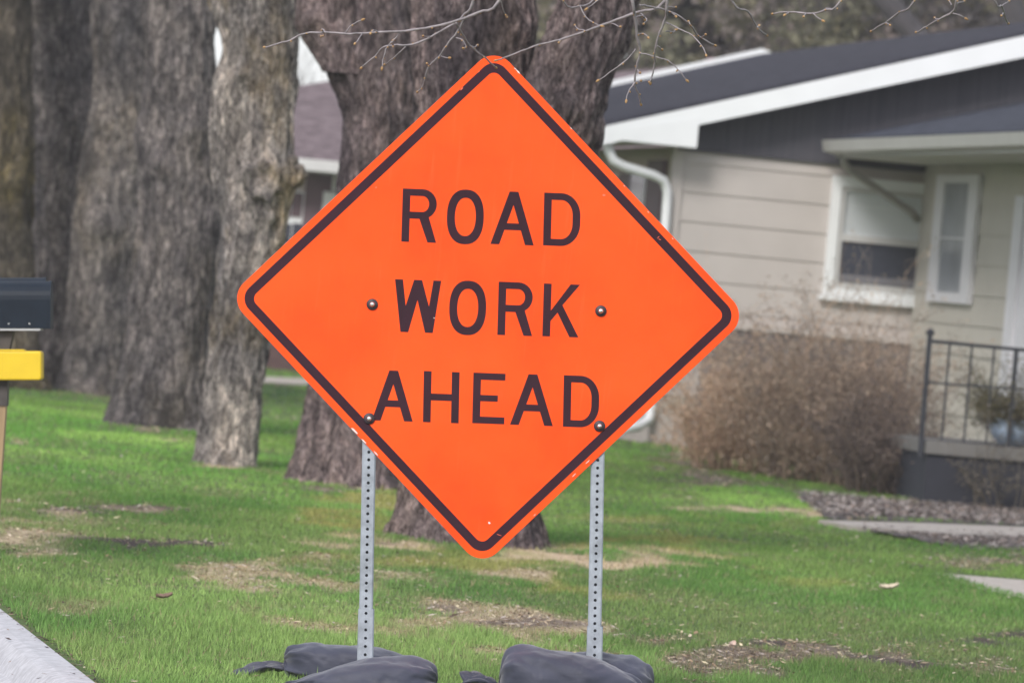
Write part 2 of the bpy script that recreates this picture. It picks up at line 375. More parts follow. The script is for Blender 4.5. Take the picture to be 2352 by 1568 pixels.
# walks
def slab(name, px, z, th, mat):
    mb = MB(); pts = [G(x, y, z) for x, y in px]; mb.prism(pts[::-1], (0, 0, -th)); o = mb.build(name, mat); o['kind'] = 'structure'; return o
WALK1 = [(1880, 1193), (2010, 1197), (2150, 1201), (2352, 1209), (2500, 1214), (2500, 1236), (2352, 1229), (2200, 1224), (2060, 1215), (1950, 1206)]
WALK2 = [(2150, 1315), (2352, 1331), (2560, 1345), (2560, 1392), (2352, 1372), (2250, 1350)]
slab('path', WALK1, .03, .12, M_concrete); slab('front_path', WALK2, .012, .1, M_concrete)
slab('neighbour_path', [(560, 862), (800, 872), (900, 880), (900, 893), (720, 884), (560, 874)], .02, .08, M_concrete)
def inpoly(x, y, poly):
    c = np.zeros(len(x), bool); n = len(poly)
    for i in range(n):
        x1, y1 = poly[i]; x2, y2 = poly[(i+1) % n]
        k = ((y1 > y) != (y2 > y)) & (x < (x2-x1)*(y-y1)/(y2-y1+1e-9)+x1); c ^= k
    return c
BED = [(1830, 1133), (2120, 1155), (2420, 1165), (2420, 1212), (2100, 1196), (1900, 1190)]
BED2 = [(1960, 1210), (2150, 1224), (2420, 1236), (2420, 1268), (2200, 1255)]
# ---- grass blades
def blades(n, y0, y1, hmin, hmax, wd, seed):
    r = np.random.default_rng(seed)
    Y = np.sqrt(r.uniform(y0**2, y1**2, n)); hw = .0905*Y+.35; jx = r.normal(0, 8, n); jy = r.normal(0, 1.8, n)
    X = r.uniform(-1, 1, n)*hw; ex = r.random(n) < .36; X = np.where(ex, np.where(r.random(n) < .7, hw+2.2*r.random(n), -hw-1.0*r.random(n)), X)
    p = np.stack([X, Y, 0*X], 1); x, y = proj(p)
    g, gr, cov, lit = lawn(p)
    keep = (X > KX(Y)+.02+.05*r.random(n)) & (r.random(n) < cov) & ~inpoly(x, y, WALK1) & ~inpoly(x, y, WALK2) & ~inpoly(x+jx, y+jy, BED) & ~inpoly(x+jx, y+jy, BED2) & ~((X > 1.0) & (Y > 53.3))
    X, Y, g, lit = X[keep], Y[keep], g[keep], lit[keep]; n = len(X)
    h = r.uniform(hmin, hmax, n)*(.55+.9*fbm(X*2.3, Y*2.3, 5, 3)); h = h*(1-.4*lit); h[r.random(n) < .015] *= 1.7
    a = r.uniform(0, 2*math.pi, n); ln = r.uniform(.1, .8, n)*h; la = r.uniform(0, 2*math.pi, n)
    wv = wd*r.uniform(.6, 1.4, n)*(Y/y0)**.5
    z0 = gz(X, Y)-.002
    v = np.empty((n, 3, 3))
    v[:, 0] = np.stack([X-np.cos(a)*wv/2, Y-np.sin(a)*wv/2, z0], 1)
    v[:, 1] = np.stack([X+np.cos(a)*wv/2, Y+np.sin(a)*wv/2, z0], 1)
    v[:, 2] = np.stack([X+np.cos(la)*ln, Y+np.sin(la)*ln, z0+h], 1)
    c = g*r.uniform(.6, 1.4, n)[:, None]
    dry = r.random(n) < (.035+.25*lit); c[dry] = np.array([.34, .28, .17])*r.uniform(.5, 1.2, dry.sum())[:, None]
    cc = np.repeat(c[:, None, :], 3, 1); cc[:, 2] *= 1.15
    return v.reshape(-1, 3), cc.reshape(-1, 3)
V = []; K = []
for args in ((290000, 16.8, 24, .018, .045, .004, 1), (305000, 24, 34, .014, .034, .0055, 2), (225000, 34, 50, .014, .032, .009, 3), (80000, 50, 75, .015, .035, .014, 4)):
    v, c = blades(*args); V.append(v); K.append(c)
# taller blades around the sandbags and along the kerb
V = np.concatenate(V); K = np.concatenate(K)
o = fastmesh('grass', V, np.arange(len(V)), 3, M_grass, K)
tag(o, 'short green spring grass with dry straw-coloured patches', 'grass', kind='stuff')
# ---- fallen leaves, straw and bits
def bits(n, y0, y1, size, seed, test, cols, flat=.35, z=.006, hw0=.0905):
    r = np.random.default_rng(seed)
    Y = np.sqrt(r.uniform(y0**2, y1**2, n)); X = r.uniform(-1, 1, n)*(hw0*Y+.3)
    p = np.stack([X, Y, 0*X], 1); k = test(p, r); X, Y = X[k], Y[k]; n = len(X)
    a = r.uniform(0, 2*math.pi, n); L = size*r.uniform(.4, 1.3, n); W = L*r.uniform(.15, .8, n)
    u = np.stack([np.cos(a), np.sin(a), r.uniform(-flat, flat, n)], 1)*L[:, None]; vv = np.stack([-np.sin(a), np.cos(a), r.uniform(-flat, flat, n)], 1)*W[:, None]
    c = np.stack([X, Y, gz(X, Y)+z+r.uniform(0, .012, n)], 1)
    v = np.stack([c-u, c+vv*.6-u*.2, c+u, c-vv*.6+u*.1], 1)
    C_ = np.array(cols)[r.integers(0, len(cols), n)]*r.uniform(.7, 1.25, n)[:, None]
    return v.reshape(-1, 3), np.repeat(C_[:, None], 4, 1).reshape(-1, 3)
LC = [(.46, .36, .25), (.33, .23, .15), (.55, .46, .36), (.2, .14, .1), (.5, .43, .39), (.58, .5, .34), (.1, .07, .055)]
def tl(p, r):
    _, _, _, lit = lawn(p); return (p[:, 0] > KX(p[:, 1])-.12) & (r.random(len(p)) < lit*.8+.012)
v1, c1 = bits(120000, 17.5, 36, .017, 21, tl, LC)
v2, c2 = bits(40000, 36, 56, .022, 22, tl, LC)
def tk(p, r):    # debris along the kerb's grass edge
    d = p[:, 0]-KX(p[:, 1]); return (r.random(len(p)) < np.exp(-((d+.005)/.035)**2)*.95+.012*(d < 0)*(d > -.3))
v3, c3 = bits(60000, 17.5, 26, .012, 23, tk, [(.08, .055, .05), (.16, .11, .09), (.05, .04, .04), (.28, .2, .15)], z=.012, hw0=.1)
def tg(p, r):
    d = p[:, 0]-KX(p[:, 1]); return (d < -.27) & (d > -.7) & (r.random(len(p)) < .5)
v4, c4 = bits(30000, 17.5, 20.5, .014, 24, tg, [(.05, .035, .035), (.1, .07, .07), (.03, .025, .03)], z=-.09, hw0=.11)
v = np.concatenate([v1, v2, v3, v4]); c = np.concatenate([c1, c2, c3, c4])
o = fastmesh('leaf_litter', v, np.arange(len(v)), 4, M_leafv, c); tag(o, 'scattered dry leaf bits and straw lying in the grass and along the kerb', 'leaf litter', kind='stuff')
def rough(poly, n=14, a=.05):
    out = []; rr = random.Random(5)
    for i in range(len(poly)):
        x1, y1 = poly[i]; x2, y2 = poly[(i+1) % len(poly)]
        for k in range(n): t = k/n; out.append((x1+(x2-x1)*t+rr.uniform(-12, 12), y1+(y2-y1)*t+rr.uniform(-2.5, 2.5)))
    return out
def leaf(label, x, y, L, col, yaw):
    c = G(x, y); th = []; mb = MB(); n = 9; c[2] = .03; u = np.array([math.cos(yaw), math.sin(yaw), .15]); v = np.array([-math.sin(yaw), math.cos(yaw), .3])
    rows = []
    for i in range(n):
        t = i/(n-1)*2-1; wv = L*.42*math.sqrt(max(0, 1-t*t))*(1+.25*math.sin(i*2.7)); rows.append([c+u*L*t+v*wv*k+np.array([0, 0, L*(.35*abs(k)**1.5+.25*t*t)]) for k in (-1, -.5, 0, .5, 1)])
    mb.add([q for w_ in rows for q in w_], [(i*5+j, i*5+j+1, i*5+j+6, i*5+j+5) for i in range(n-1) for j in range(4)])
    mb.tube([c-u*L, c-u*L*1.6+np.array([0, 0, .01])], .0018, 5)
    o = mb.build('dry_leaf', plain('curled_leaf', col, .8, .25, 40), None, True); tag(o, label, 'leaf', 'dry leaves on the lawn'); return o
leaf('pale curled leaf lying alone on the lawn right of the right post', 2040, 1366, .05, (.5, .43, .33), .1)
leaf('brown curled leaf lying in the grass between the kerb and the left post', 375, 1390, .035, (.2, .13, .1), .4)
leaf('pinkish upright leaf in the litter just right of the right sandbags', 1680, 1500, .03, (.55, .42, .36), 1.2)
def tbed(p, r):
    x, y = proj(p); x = x+r.normal(0, 10, len(x)); y = y+r.normal(0, 2.5, len(x)); return (inpoly(x, y, BED) | inpoly(x, y, BED2))
mb = MB()
for bd in (rough(BED), rough(BED2)): mb.add([G(x, y, .012) for x, y in bd], [tuple(range(len(bd)))[::-1]])
o = mb.build('soil_bed', plain('bed_soil', (.06, .05, .048), .95, .3, 15)); o['kind'] = 'structure'
v, c = bits(150000, 30, 50, .03, 31, tbed, [(.3, .27, .26), (.4, .36, .34), (.2, .17, .16), (.1, .08, .08), (.5, .45, .42), (.16, .13, .11), (.32, .24, .2)], .5, .02, .0905)
o = fastmesh('mulch', v, np.arange(len(v)), 4, M_leafv, c); tag(o, 'pale wood chip mulch beside the stoop and garden path', 'mulch', kind='stuff')

# ---------------------------------------------------------------- sign
SD = 19.6
sg = thing('road_work_sign', 'large orange diamond sign reading ROAD WORK AHEAD on two perforated steel posts', 'road sign', G(1100, 1590))
EX = np.array([1152., 42.])/1152.77; UPV = np.array([30., -1157.])/1157.4; CC = np.array([1121., 705.])
FD = F_  # away from the camera
def S(px, py, off=0): return P(px, py, SD-off)
def diamond(half, r, n=10):
    "rounded square on its corner, in px around the sign centre; half = half side"
    out = []
    for qx, qy in ((1, 1), (-1, 1), (-1, -1), (1, -1)):
        cx, cy = qx*(half-r), qy*(half-r); a0 = {(1, 1): 0, (-1, 1): 90, (-1, -1): 180, (1, -1): 270}[(qx, qy)]
        for k in range(n+1):
            a = R(a0+90*k/n); out.append((cx+r*math.cos(a), cy+r*math.sin(a)))
    res = []
    for u, v in out:
        a, b = (u-v)/math.sqrt(2), (u+v)/math.sqrt(2)
        # the panel's slight skew as photographed
        res.append(tuple(CC+a*EX+b*UPV))
    return res
H0 = 845/2; outer = diamond(H0, 50)
mb = MB(); mb.prism([S(x, y) for x, y in outer], F_*.003)
o = mb.build('panel', M_orange, sg); o.data.materials.append(M_alu); bevel(o, .0008, 1)
for pl in o.data.polygons:
    if pl.normal.y > .5: pl.material_index = 1
bo = diamond(H0-16.5, 35); bi = diamond(H0-37, 18); n = len(bo)
mb = MB(); mb.add([S(x, y, .0006) for x, y in bo]+[S(x, y, .0006) for x, y in bi], [(i, (i+1) % n, n+(i+1) % n, n+i) for i in range(n)])
mb.build('border', M_blackprint, sg)
# glyph outlines (x right, y up, px)
def arc(cx, cy, rx, ry, a0, a1, n=12): return [(cx+rx*math.cos(R(a0+(a1-a0)*k/n)), cy+ry*math.sin(R(a0+(a1-a0)*k/n))) for k in range(n+1)]
def sup(cx, cy, rx, ry, e=2.6, n=48):
    o = []
    for k in range(n):
        a = 2*math.pi*k/n; c, s_ = math.cos(a), math.sin(a)
        o.append((cx+rx*math.copysign(abs(c)**(2/e), c), cy+ry*math.copysign(abs(s_)**(2/e), s_)))
    return o
def glyph(ch, w, h, s=17.6, b=15.8):
    if ch == 'R':
        m = .44*h; ry = (h-m)/2; rx = 33
        return [[(0, 0), (0, h)]+arc(w-rx-1, m+ry, rx, ry, 90, -62)+[(w, 0), (w-20, 0), (.5*w, m), (s, m), (s, 0)],
                [(s, m+b), (w-rx-1, m+b)]+arc(w-rx-1, m+ry, rx-s, ry-b, -90, 90)+[(s, h-b)]]
    if ch == 'O': return [sup(w/2, h/2, w/2, h/2, 2.35), sup(w/2, h/2, w/2-s-.6, h/2-b-3, 2.2)]
    if ch == 'D':
        rx, ry = .52*w, .42*h
        return [[(0, 0), (0, h)]+arc(w-rx, h-ry, rx, ry, 90, 0)+arc(w-rx, ry, rx, ry, 0, -90),
                [(s, b), (s, h-b)]+arc(w-rx, h-ry, rx-s, ry-b, 90, 0)+arc(w-rx, ry, rx-s, ry-b, 0, -90)]
    if ch == 'A':
        c = w/2; k = (c-10)/h; y1 = .275*h; y2 = y1+15.5
        return [[(0, 0), (c-10, h), (c+10, h), (w, 0), (w-20, 0), (w-20-k*y1, y1), (20+k*y1, y1), (20, 0)],
                [(20+k*y2, y2), (w-20-k*y2, y2), (c, (c-20)/k)]]
    if ch == 'W': return [[(x*w/105, y*h) for x, y in ((0, 1), (18, 1), (26, .5), (43.5, 1), (61.5, 1), (79, .5), (87.5, 1), (105, 1), (89.5, 0), (72, 0), (52.5, .62), (33.5, 0), (16, 0))]]
    if ch == 'K': return [[(0, 0), (0, h), (s, h), (s, .49*h), (.74*w, h), (w, h), (.53*w, .6*h), (w, 0), (w-21, 0), (.40*w, .455*h), (s, .29*h), (s, 0)]]
    if ch == 'H': return [[(0, 0), (0, h), (s, h), (s, .565*h), (w-s, .565*h), (w-s, h), (w, h), (w, 0), (w-s, 0), (w-s, .43*h), (s, .43*h), (s, 0)]]
    if ch == 'E': return [[(0, 0), (0, h), (w, h), (w, h-b), (s, h-b), (s, .565*h), (.78*w, .565*h), (.78*w, .44*h), (s, .44*h), (s, b), (w, b), (w, 0)]]
LET = [('R', (925.4, 433), (921.7, 554.8), 80), ('O', (1028.6, 434), (1024.6, 559.5), 84.5), ('A', (1131, 438.5), (1126.4, 560.2), 99.5), ('D', (1250.2, 442.5), (1247.3, 563.5), 84),
       ('W', (907.4, 641), (903.6, 761.3), 106), ('O', (1034, 643), (1030, 768), 84.5), ('R', (1145.6, 646.7), (1142.3, 768.8), 80), ('K', (1249.4, 650.8), (1245.7, 771.8), 83),
       ('A', (857.4, 849), (854, 964.5), 94), ('H', (973.7, 851.5), (971.4, 968.8), 82), ('E', (1087.6, 855.3), (1084.6, 971.3), 73.5), ('A', (1175, 857.5), (1171.4, 974.6), 98.5), ('D', (1295.2, 861.2), (1292.9, 979.3), 82)]
def letter(ch, tl, bl, w_):
    tl = np.array(tl); bl = np.array(bl); h = np.linalg.norm(tl-bl); up = (tl-bl)/h
    cu = bpy.data.curves.new('letter', 'CURVE'); cu.dimensions = '2D'; cu.fill_mode = 'BOTH'
    for loop in glyph(ch, w_, h):
        sp = cu.splines.new('POLY'); sp.points.add(len(loop)-1)
        for i, (x, y) in enumerate(loop): sp.points[i].co = (x, y, 0, 1)
        sp.use_cyclic_u = True
    ob = bpy.data.objects.new('t', cu); C.objects.link(ob)
    dg = bpy.context.evaluated_depsgraph_get(); me = ob.evaluated_get(dg).to_mesh()
    vs = [v.co.copy() for v in me.vertices]; fs = [tuple(p.vertices) for p in me.polygons]
    bpy.data.objects.remove(ob)
    pts = []
    for v in vs:
        q = bl+v.x*np.array([1, .0365])+v.y*up; pts.append(S(q[0], q[1], .0006))
    # the film's thickness
    return mesh('letter', pts, fs, M_blackprint, sg)
for L in LET: letter(*L)
for bx, by in ((855, 699), (1380, 714), (848, 961), (1377, 978)):
    c = S(bx, by)
    def disc(prof, c=c):
        vs = []; fs = []; n = 20
        for r_, d in prof:
            for k in range(n): vs.append(c-F_*d+r_*(RC*math.cos(2*math.pi*k/n)+UC*math.sin(2*math.pi*k/n)))
        for i in range(len(prof)-1):
            for k in range(n): fs.append((i*n+k, i*n+(k+1) % n, (i+1)*n+(k+1) % n, (i+1)*n+k))
        fs.append(tuple((len(prof)-1)*n+k for k in range(n)))
        return vs, fs
    vs, fs = disc([(.019, 0), (.019, .004), (.017, .007), (.011, .008)]); bw = mesh('washer', vs, fs, M_rubber, sg, True)
    vs, fs = disc([(.0085, .007), (.0085, .013), (.0065, .017), (.003, .019)]); mesh('bolt', vs, fs, M_steelb, bw, True)
# worn chips on the panel edge and face
mb = MB()
def chip(x, y, L, W, ang, off=.0012):
    a = R(ang); u = np.array([math.cos(a), math.sin(a)]); v = np.array([-u[1], u[0]]); pts = []
    if (x, y) in ((608, 790), (1000, 1195), (1060, 1262), (1688, 680), (1689, 745), (551, 735)): x, y = np.array([x, y])+(CC-np.array([x, y]))/np.linalg.norm(CC-np.array([x, y]))*7
    for k in range(9):
        t = 2*math.pi*k/9; rr = random.uniform(.6, 1.1); q = np.array([x, y])+u*L*rr*math.cos(t)+v*W*rr*math.sin(t); pts.append(S(q[0], q[1], off))
    mb.add(pts, [tuple(range(9))])
for c in ((1190, 165, 9, 2, 47), (1183, 158, 3, 1.2, 47), (1312, 295, 4, 1.2, 47), (1434, 427, 2.5, 1.1, 47), (1489, 487, 3, 1, 47), (1545, 548, 3, .7, 47),
          (815, 990, 12, 2.6, 45), (836, 1013, 8, 1.8, 45), (863, 1040, 8, 1.6, 45), (1350, 1060, 9, 1, -44), (1318, 1091, 7, .8, -44), (1228, 1182, 4, 1, -44), (1124, 1200, 3.5, 2.6, 40), (997, 730, 2, 1.6, 0)): chip(*c)
nch = len(mb.f)
for c in ((1080, 182, 3, 1, -30), (1060, 205, 5, 1.4, -44), (1512, 545, 5, .8, 130), (1515, 550, 4, .7, 20), (1147, 1228, 7, .7, 20), (1387, 448, 4, 3, 0), (864, 431, 2.4, 2.2, 0), (1100, 165, 4, .8, -40)): chip(*c)
pn = next(o for o in sg.children if o.name.startswith('panel')); me = pn.data
V0 = [tuple(v.co) for v in me.vertices]; F0 = [tuple(p.vertices) for p in me.polygons]; I0 = [p.material_index for p in me.polygons]
b0_ = np.array(wloc(sg)); V1 = [tuple(np.array(v)-b0_) for v in mb.v]; F1 = [tuple(i+len(V0) for i in f) for f in mb.f]
m2 = bpy.data.meshes.new('panel'); m2.from_pydata(V0+V1, [], F0+F1); m2.update()
for q in (M_orange, M_alu, M_chip, M_scuff): m2.materials.append(q)
m2.polygons.foreach_set('material_index', I0+[2 if i < nch else 3 for i in range(len(F1))]); pn.data = m2
# posts: perforated square tube, holes every inch
def post(xt, yt, xb, yb, name, wpx0, dep, y_sleeve=None):
    "front face centre from (xt, yt) down to (xb, yb)"
    d = dep; top = P(xt, yt, d); bot = P(xb, yb, d); L = np.linalg.norm(top-bot); ax = (top-bot)/L
    sx = RC-ax*np.dot(RC, ax); sx /= np.linalg.norm(sx); nz = np.cross(sx, ax); nz = nz/np.linalg.norm(nz)
    if nz@F_ > 0: nz = -nz     # towards the camera
    W = wpx0/693*d/SD; hw = W/2; mb = MB(); ncell = int(L/.0254); cell = L/ncell; hr = .0052
    ch = .004
    for i in range(ncell):
        z0 = i*cell; zc = z0+cell/2; z1 = z0+cell
        def q(a, z, dd=0): return bot+sx*a+ax*z+nz*dd
        o8 = [(hr*math.cos(R(22.5+45*k)), hr*math.sin(R(22.5+45*k))) for k in range(8)]
        e = hw-ch
        sq = [(e, zc-z0), (e, z1-zc), (-e, z1-zc), (-e, z0-zc)]
        ring = [q(a, zc+b) for a, b in o8]; inn = [q(a, zc+b, -.004) for a, b in o8]
        cor = [q(e, z0), q(e, z1), q(-e, z1), q(-e, z0)]
        # ring order starts lower-right octant +22.5 ; corners: 0 BR 1 TR 2 TL 3 BL
        vs = cor+ring+inn
        R_ = lambda k: 4+(k % 8)
        I_ = lambda k: 12+(k % 8)
        fs = [(0, 1, R_(0), R_(7)), (1, R_(1), R_(0)), (1, 2, R_(2), R_(1)), (2, R_(3), R_(2)), (2, 3, R_(4), R_(3)), (3, R_(5), R_(4)), (3, 0, R_(6), R_(5)), (0, R_(7), R_(6))]
        fs += [(R_(k), R_(k+1), I_(k+1), I_(k)) for k in range(8)]
        mb.add(vs, fs)
    def q(a, z, dd=0): return bot+sx*a+ax*z+nz*dd
    e = hw-ch
    ringb = [(e, 0), (hw, -ch), (hw, -W+ch), (e, -W), (-e, -W), (-hw, -W+ch), (-hw, -ch), (-e, 0)]
    vs = [q(a, 0, b) for a, b in ringb]+[q(a, L, b) for a, b in ringb]
    mb.add(vs, [(k, k+1, k+9, k+8) for k in range(7)])
    return mb.build(name, M_steel, sg)
post(855, 640, 840.4, 1400, 'post', 31, SD+.006)
post(1380.5, 655, 1366, 1440, 'post', 31, SD+.006)
post(841, 1398, 837, 1588, 'sleeve', 36.5, SD+.0035)
post(1367, 1438, 1363.5, 1588, 'sleeve', 36.5, SD+.0035)
for px in (838, 1364):
    mb = MB(); b0 = G(px, 1590)
    mb.box(b0[0]-.025, b0[0]+.025, b0[1]-.45, b0[1]+.6, .006, .05); mb.build('skid', M_steel, sg)
mb = MB(); a, b = P(838, 1000, SD+.07), P(1366, 1015, SD+.07); mb.tube([a, b], .018, 4); mb.build('brace', M_steel, sg)

# ---------------------------------------------------------------- sandbags
def bag(label, px0, px1, pytop, D, depthw, tilt, seed, neck=None, sag=0.012, yaw=0, e0=3.2, e1=3.2, lt=0):
    z_top = (np.array(P((px0+px1)/2, pytop, D)))[2]
    a = P(px0, 1560, D); b = P(px1, 1560, D); L = (b[0]-a[0])/2; cx = (a[0]+b[0])/2; Hh = z_top
    th = thing('sandbag', label, 'sandbag', (cx, D, 0), 'dark grey sandbags holding down the sign')
    nu, nv = 90, 72; r = random.Random(seed); s0 = r.random()*50
    u = np.linspace(-1, 1, nu); ph = np.linspace(0, 2*math.pi, nv, endpoint=False); U, PH = np.meshgrid(u, ph, indexing='ij')
    e = np.where(U < 0, e0, e1)
    prof = (1-np.abs(U)**e)**(1/2.1); prof = np.clip(prof, .0, 1)
    cs, sn = np.cos(PH), np.sin(PH)
    yy = depthw/2*prof*np.sign(cs)*np.abs(cs)**.8
    zz = np.where(sn > 0, Hh*.55*prof**.9*np.abs(sn)**.75, -Hh*.45*prof**.5*np.abs(sn)**.35)
    xx = U*L
    fold = np.abs(U)**4*np.sin(PH*7+s0+4*U)*.010+np.abs(U)**7*np.sin(PH*16+2*s0+2*U)*.007
    wr = (fbm(xx*3.5+s0, yy*9, zz*13+xx*5, 3)-.44)*.045+(.5-np.abs(fbm(xx*5+s0*2, yy*7, zz*16-xx*9, 3)-.45)*5).clip(0, 1)*-.008+(fbm(xx*7+s0, yy*16, zz*40+xx*14, 3)-.44)*.010
    rad = fold+wr
    ztilt = tilt*U*Hh
    sg_ = -sag*np.exp(-(U/.35)**2)*(sn > 0)
    X = cx+xx+rad*.2*np.sign(U); Yv = D+yy+cs*rad+math.tan(yaw)*xx; Z = Hh*.45+zz+sn*rad+(ztilt*np.clip(zz/Hh+.4, 0, 1))+sg_
    Z = Z*(1-lt*np.clip(-U+.15, 0, 1)**1.4)
    Z = np.maximum(Z, .0+.004*np.random.default_rng(seed).random(Z.shape))
    v = np.stack([X.ravel(), Yv.ravel(), Z.ravel()], 1)
    ii = np.arange(nu*nv).reshape(nu, nv); jj = np.roll(ii, -1, 1)
    q = np.stack([ii[:-1], jj[:-1], jj[1:], ii[1:]], -1).reshape(-1)
    fastmesh('bag', v, q, 4, M_bag, None, True, th)
    mb = MB(); hs = [(cx-L*.72, .0), (cx+L*.72, 0)]
    if neck:   # gathered neck flap lying on the grass
        nx0, ny0, nx1, ny1, wv = neck
        na, nb = G(nx0, min(ny0, 1600)), None
        A = np.array([cx-L*.97, D, Hh*.3]) if nx1 < nx0 else np.array([cx+L*.97, D, Hh*.3])
        B = P(nx1, ny1, D); nn = 12; mm = 9; vs = []
        for i in range(nn):
            t = i/(nn-1); c = A*(1-t)+B*t; c = c+np.array([0, 0, .018*math.sin(t*math.pi)])
            wd = .012+wv*.6*t**.8*(1 if t < .9 else .85)
            for j in range(mm):
                s_ = j/(mm-1)*2-1
                vs.append(c+np.array([.015*math.sin(s_*4+t*3), s_*wd*.8, .012*math.sin(s_*7+t*5)+s_*wd*.45]))
        fs = [(i*mm+j, i*mm+j+1, (i+1)*mm+j+1, (i+1)*mm+j) for i in range(nn-1) for j in range(mm-1)]
        o = mesh('neck', vs, fs, M_bag, th, True); so = o.modifiers.new('s', 'SOLIDIFY'); so.thickness = .006; so.offset = 0
    return th
bag('dark grey sandbag behind the left sign post, its rounded left end and top showing', 650, 985, 1482, 19.92, .26, -.08, 3, (655, 1575, 530, 1562, .028), .0, .0, 2.4, 3)
bag('dark grey sandbag in front of the left sign post with puckered right end', 655, 1003, 1507, 19.38, .26, .16, 5, None, .0, 0.0, 1.5, 5, .55)
bag('dark grey sandbag in front of the right sign post, loose flap at its left', 1147, 1478, 1493, 19.38, .27, -.06, 8, (1147, 1570, 1064, 1556, .03), .0, 0, 7, 1.7)
bag('dark grey sandbag behind the right post, its gathered right end visible', 1270, 1503, 1500, 19.75, .28, .02, 9, None, .0, 0, 3, 3.6)

# ---------------------------------------------------------------- mailboxes
MD = 26.0; pm = MD/FP
def mailbox(label, xr, ytop, ybot, D, L, lift=0):
    base = P(xr, ybot, D); th = thing('mailbox', label, 'mailbox', P(xr-150, ybot, D), 'black mailboxes on the post')
    k = D/FP; h = (ybot-ytop)*k; w_ = h*.8; pr = [(-w_/2, 0), (w_/2, 0)]+[(w_/2*math.cos(a), (h-w_/2)+w_/2*math.sin(a)) for a in np.linspace(0, math.pi, 14)]
    def ringp(t, s_=1, dz=0): return [base-RC*t+F_*(a*s_+w_/2)+UC*((b-h/2)*s_+h/2+dz) for a, b in pr]
    n = len(pr); mb = MB(); r0 = ringp(0, .97); r1 = ringp(0.006); r2 = ringp(L)
    mb.add(r0+r1+r2, [tuple(range(n))]+[(i, (i+1) % n, n+(i+1) % n, n+i) for i in range(n)]+[(n+i, n+(i+1) % n, 2*n+(i+1) % n, 2*n+i) for i in range(n)]+[tuple(range(3*n-1, 2*n-1, -1))])
    mb.build('body', M_mailbox, th)
    mb = MB(); r0 = ringp(.0, 1.022); r1 = ringp(.009, 1.022); r2 = ringp(.009, .99); r3 = ringp(0, .99)
    mb.add(r0+r1+r2+r3, [(j*n+i, j*n+(i+1) % n, ((j+1) % 4)*n+(i+1) % n, ((j+1) % 4)*n+i) for j in range(4) for i in range(n)]); mb.build('rim', M_mailbox, th)
    # door and flag on the street end
    mb = MB(); d0 = ringp(L+.004, 1.03); d1 = ringp(L+.02, 1.03); mb.add(d0+d1, [tuple(range(n)), tuple(range(2*n-1, n-1, -1))]+[(i, n+i, n+(i+1) % n, (i+1) % n) for i in range(n)]); mb.build('door', M_mailbox, th)
    for dx in (48, 96):
        c = base-RC*(dx*k)+UC*(11*k)-F_*.002
        mb = MB(); mb.tube([c+F_*.004, c-F_*.003], .0035, 8); mb.build('rivet', M_steelb, th)
    mb = MB(); a = base-UC*.0; mb.hexa([a-RC*(L)-UC*.009, a-RC*.045-UC*.009, a-RC*.045-UC*.009+F_*w_, a-RC*L-UC*.009+F_*w_, a-RC*L-UC*.002, a-RC*.045-UC*.002, a-RC*.045-UC*.002+F_*w_, a-RC*L-UC*.002+F_*w_]); mb.build('base_plate', M_alu, th)
    return th
mailbox('nearer dark mailbox with two rivets, its rounded rear end showing', 116, 645, 754, MD, .52)
mailbox('farther dark mailbox whose top edge peeks above the nearer one', 103, 637, 754, MD+.42, .5)
pt = thing('mailbox_post', 'wooden mailbox post with dark sleeve and dark bracket at left edge of the lawn', 'post', G(0, 1278))
mb = MB()
def quadbar(p0, p1, wx, wy, mb):
    p0, p1 = np.array(p0), np.array(p1); ax = p1-p0
    sx = np.array([wx, 0, 0]); sy = np.array([0, wy, 0])
    mb.hexa([p0-sx, p0+sx, p0+sx+sy, p0-sx+sy, p1-sx, p1+sx, p1+sx+sy, p1-sx+sy])
quadbar(P(-35, 1285, MD+.06), P(-10, 928, MD+.06), .045, .09, mb); mb.build('timber', M_wood, pt)
mb = MB(); quadbar(P(-10, 930, MD+.052), P(-8, 868, MD+.052), .049, .1, mb); mb.build('sleeve', M_woodd, pt)
mb = MB(); quadbar(P(-10, 806, MD+.04), P(0, 757.5, MD+.04), .057, .12, mb); mb.build('bracket', M_woodd, pt)
mb = MB(); p = [P(-250, 757, MD-.02), P(75, 757, MD-.02)]; q = [P(-250, 757, MD+.62), P(75, 757, MD+.62)]
nb = thing('newspaper_box', 'yellow plastic newspaper holder mounted below the mailboxes', 'newspaper box', P(0, 872, MD))
a = P(95, 873, MD); k = MD/FP
pr = []
hh = 67*k; rr = .014
for cx_, cz_, a0 in ((-rr, hh-rr, 0), (-.45, hh, 90), (-.45, 0, 180), (-rr, rr, 270)):
    if cx_ == -.45: pr.append((cx_, cz_)); continue
    for t in range(6): an = R(a0+(18*t)); pr.append((cx_+rr*math.cos(an), cz_+rr*math.sin(an)))
mb = MB(); mb.prism([a+RC*x+UC*z for x, z in pr], F_*.14); o = mb.build('shell', M_yellow, nb); bevel(o, .008, 3)
mb = MB(); mb.prism([P(93, 800, MD+.02)*0+a+RC*x+UC*z for x, z in ((-.07, hh-.001), (-.45, hh-.001), (-.45, hh+.008), (-.08, hh+.007))], F_*.1); mb.build('lid_rim', M_yellow, nb)

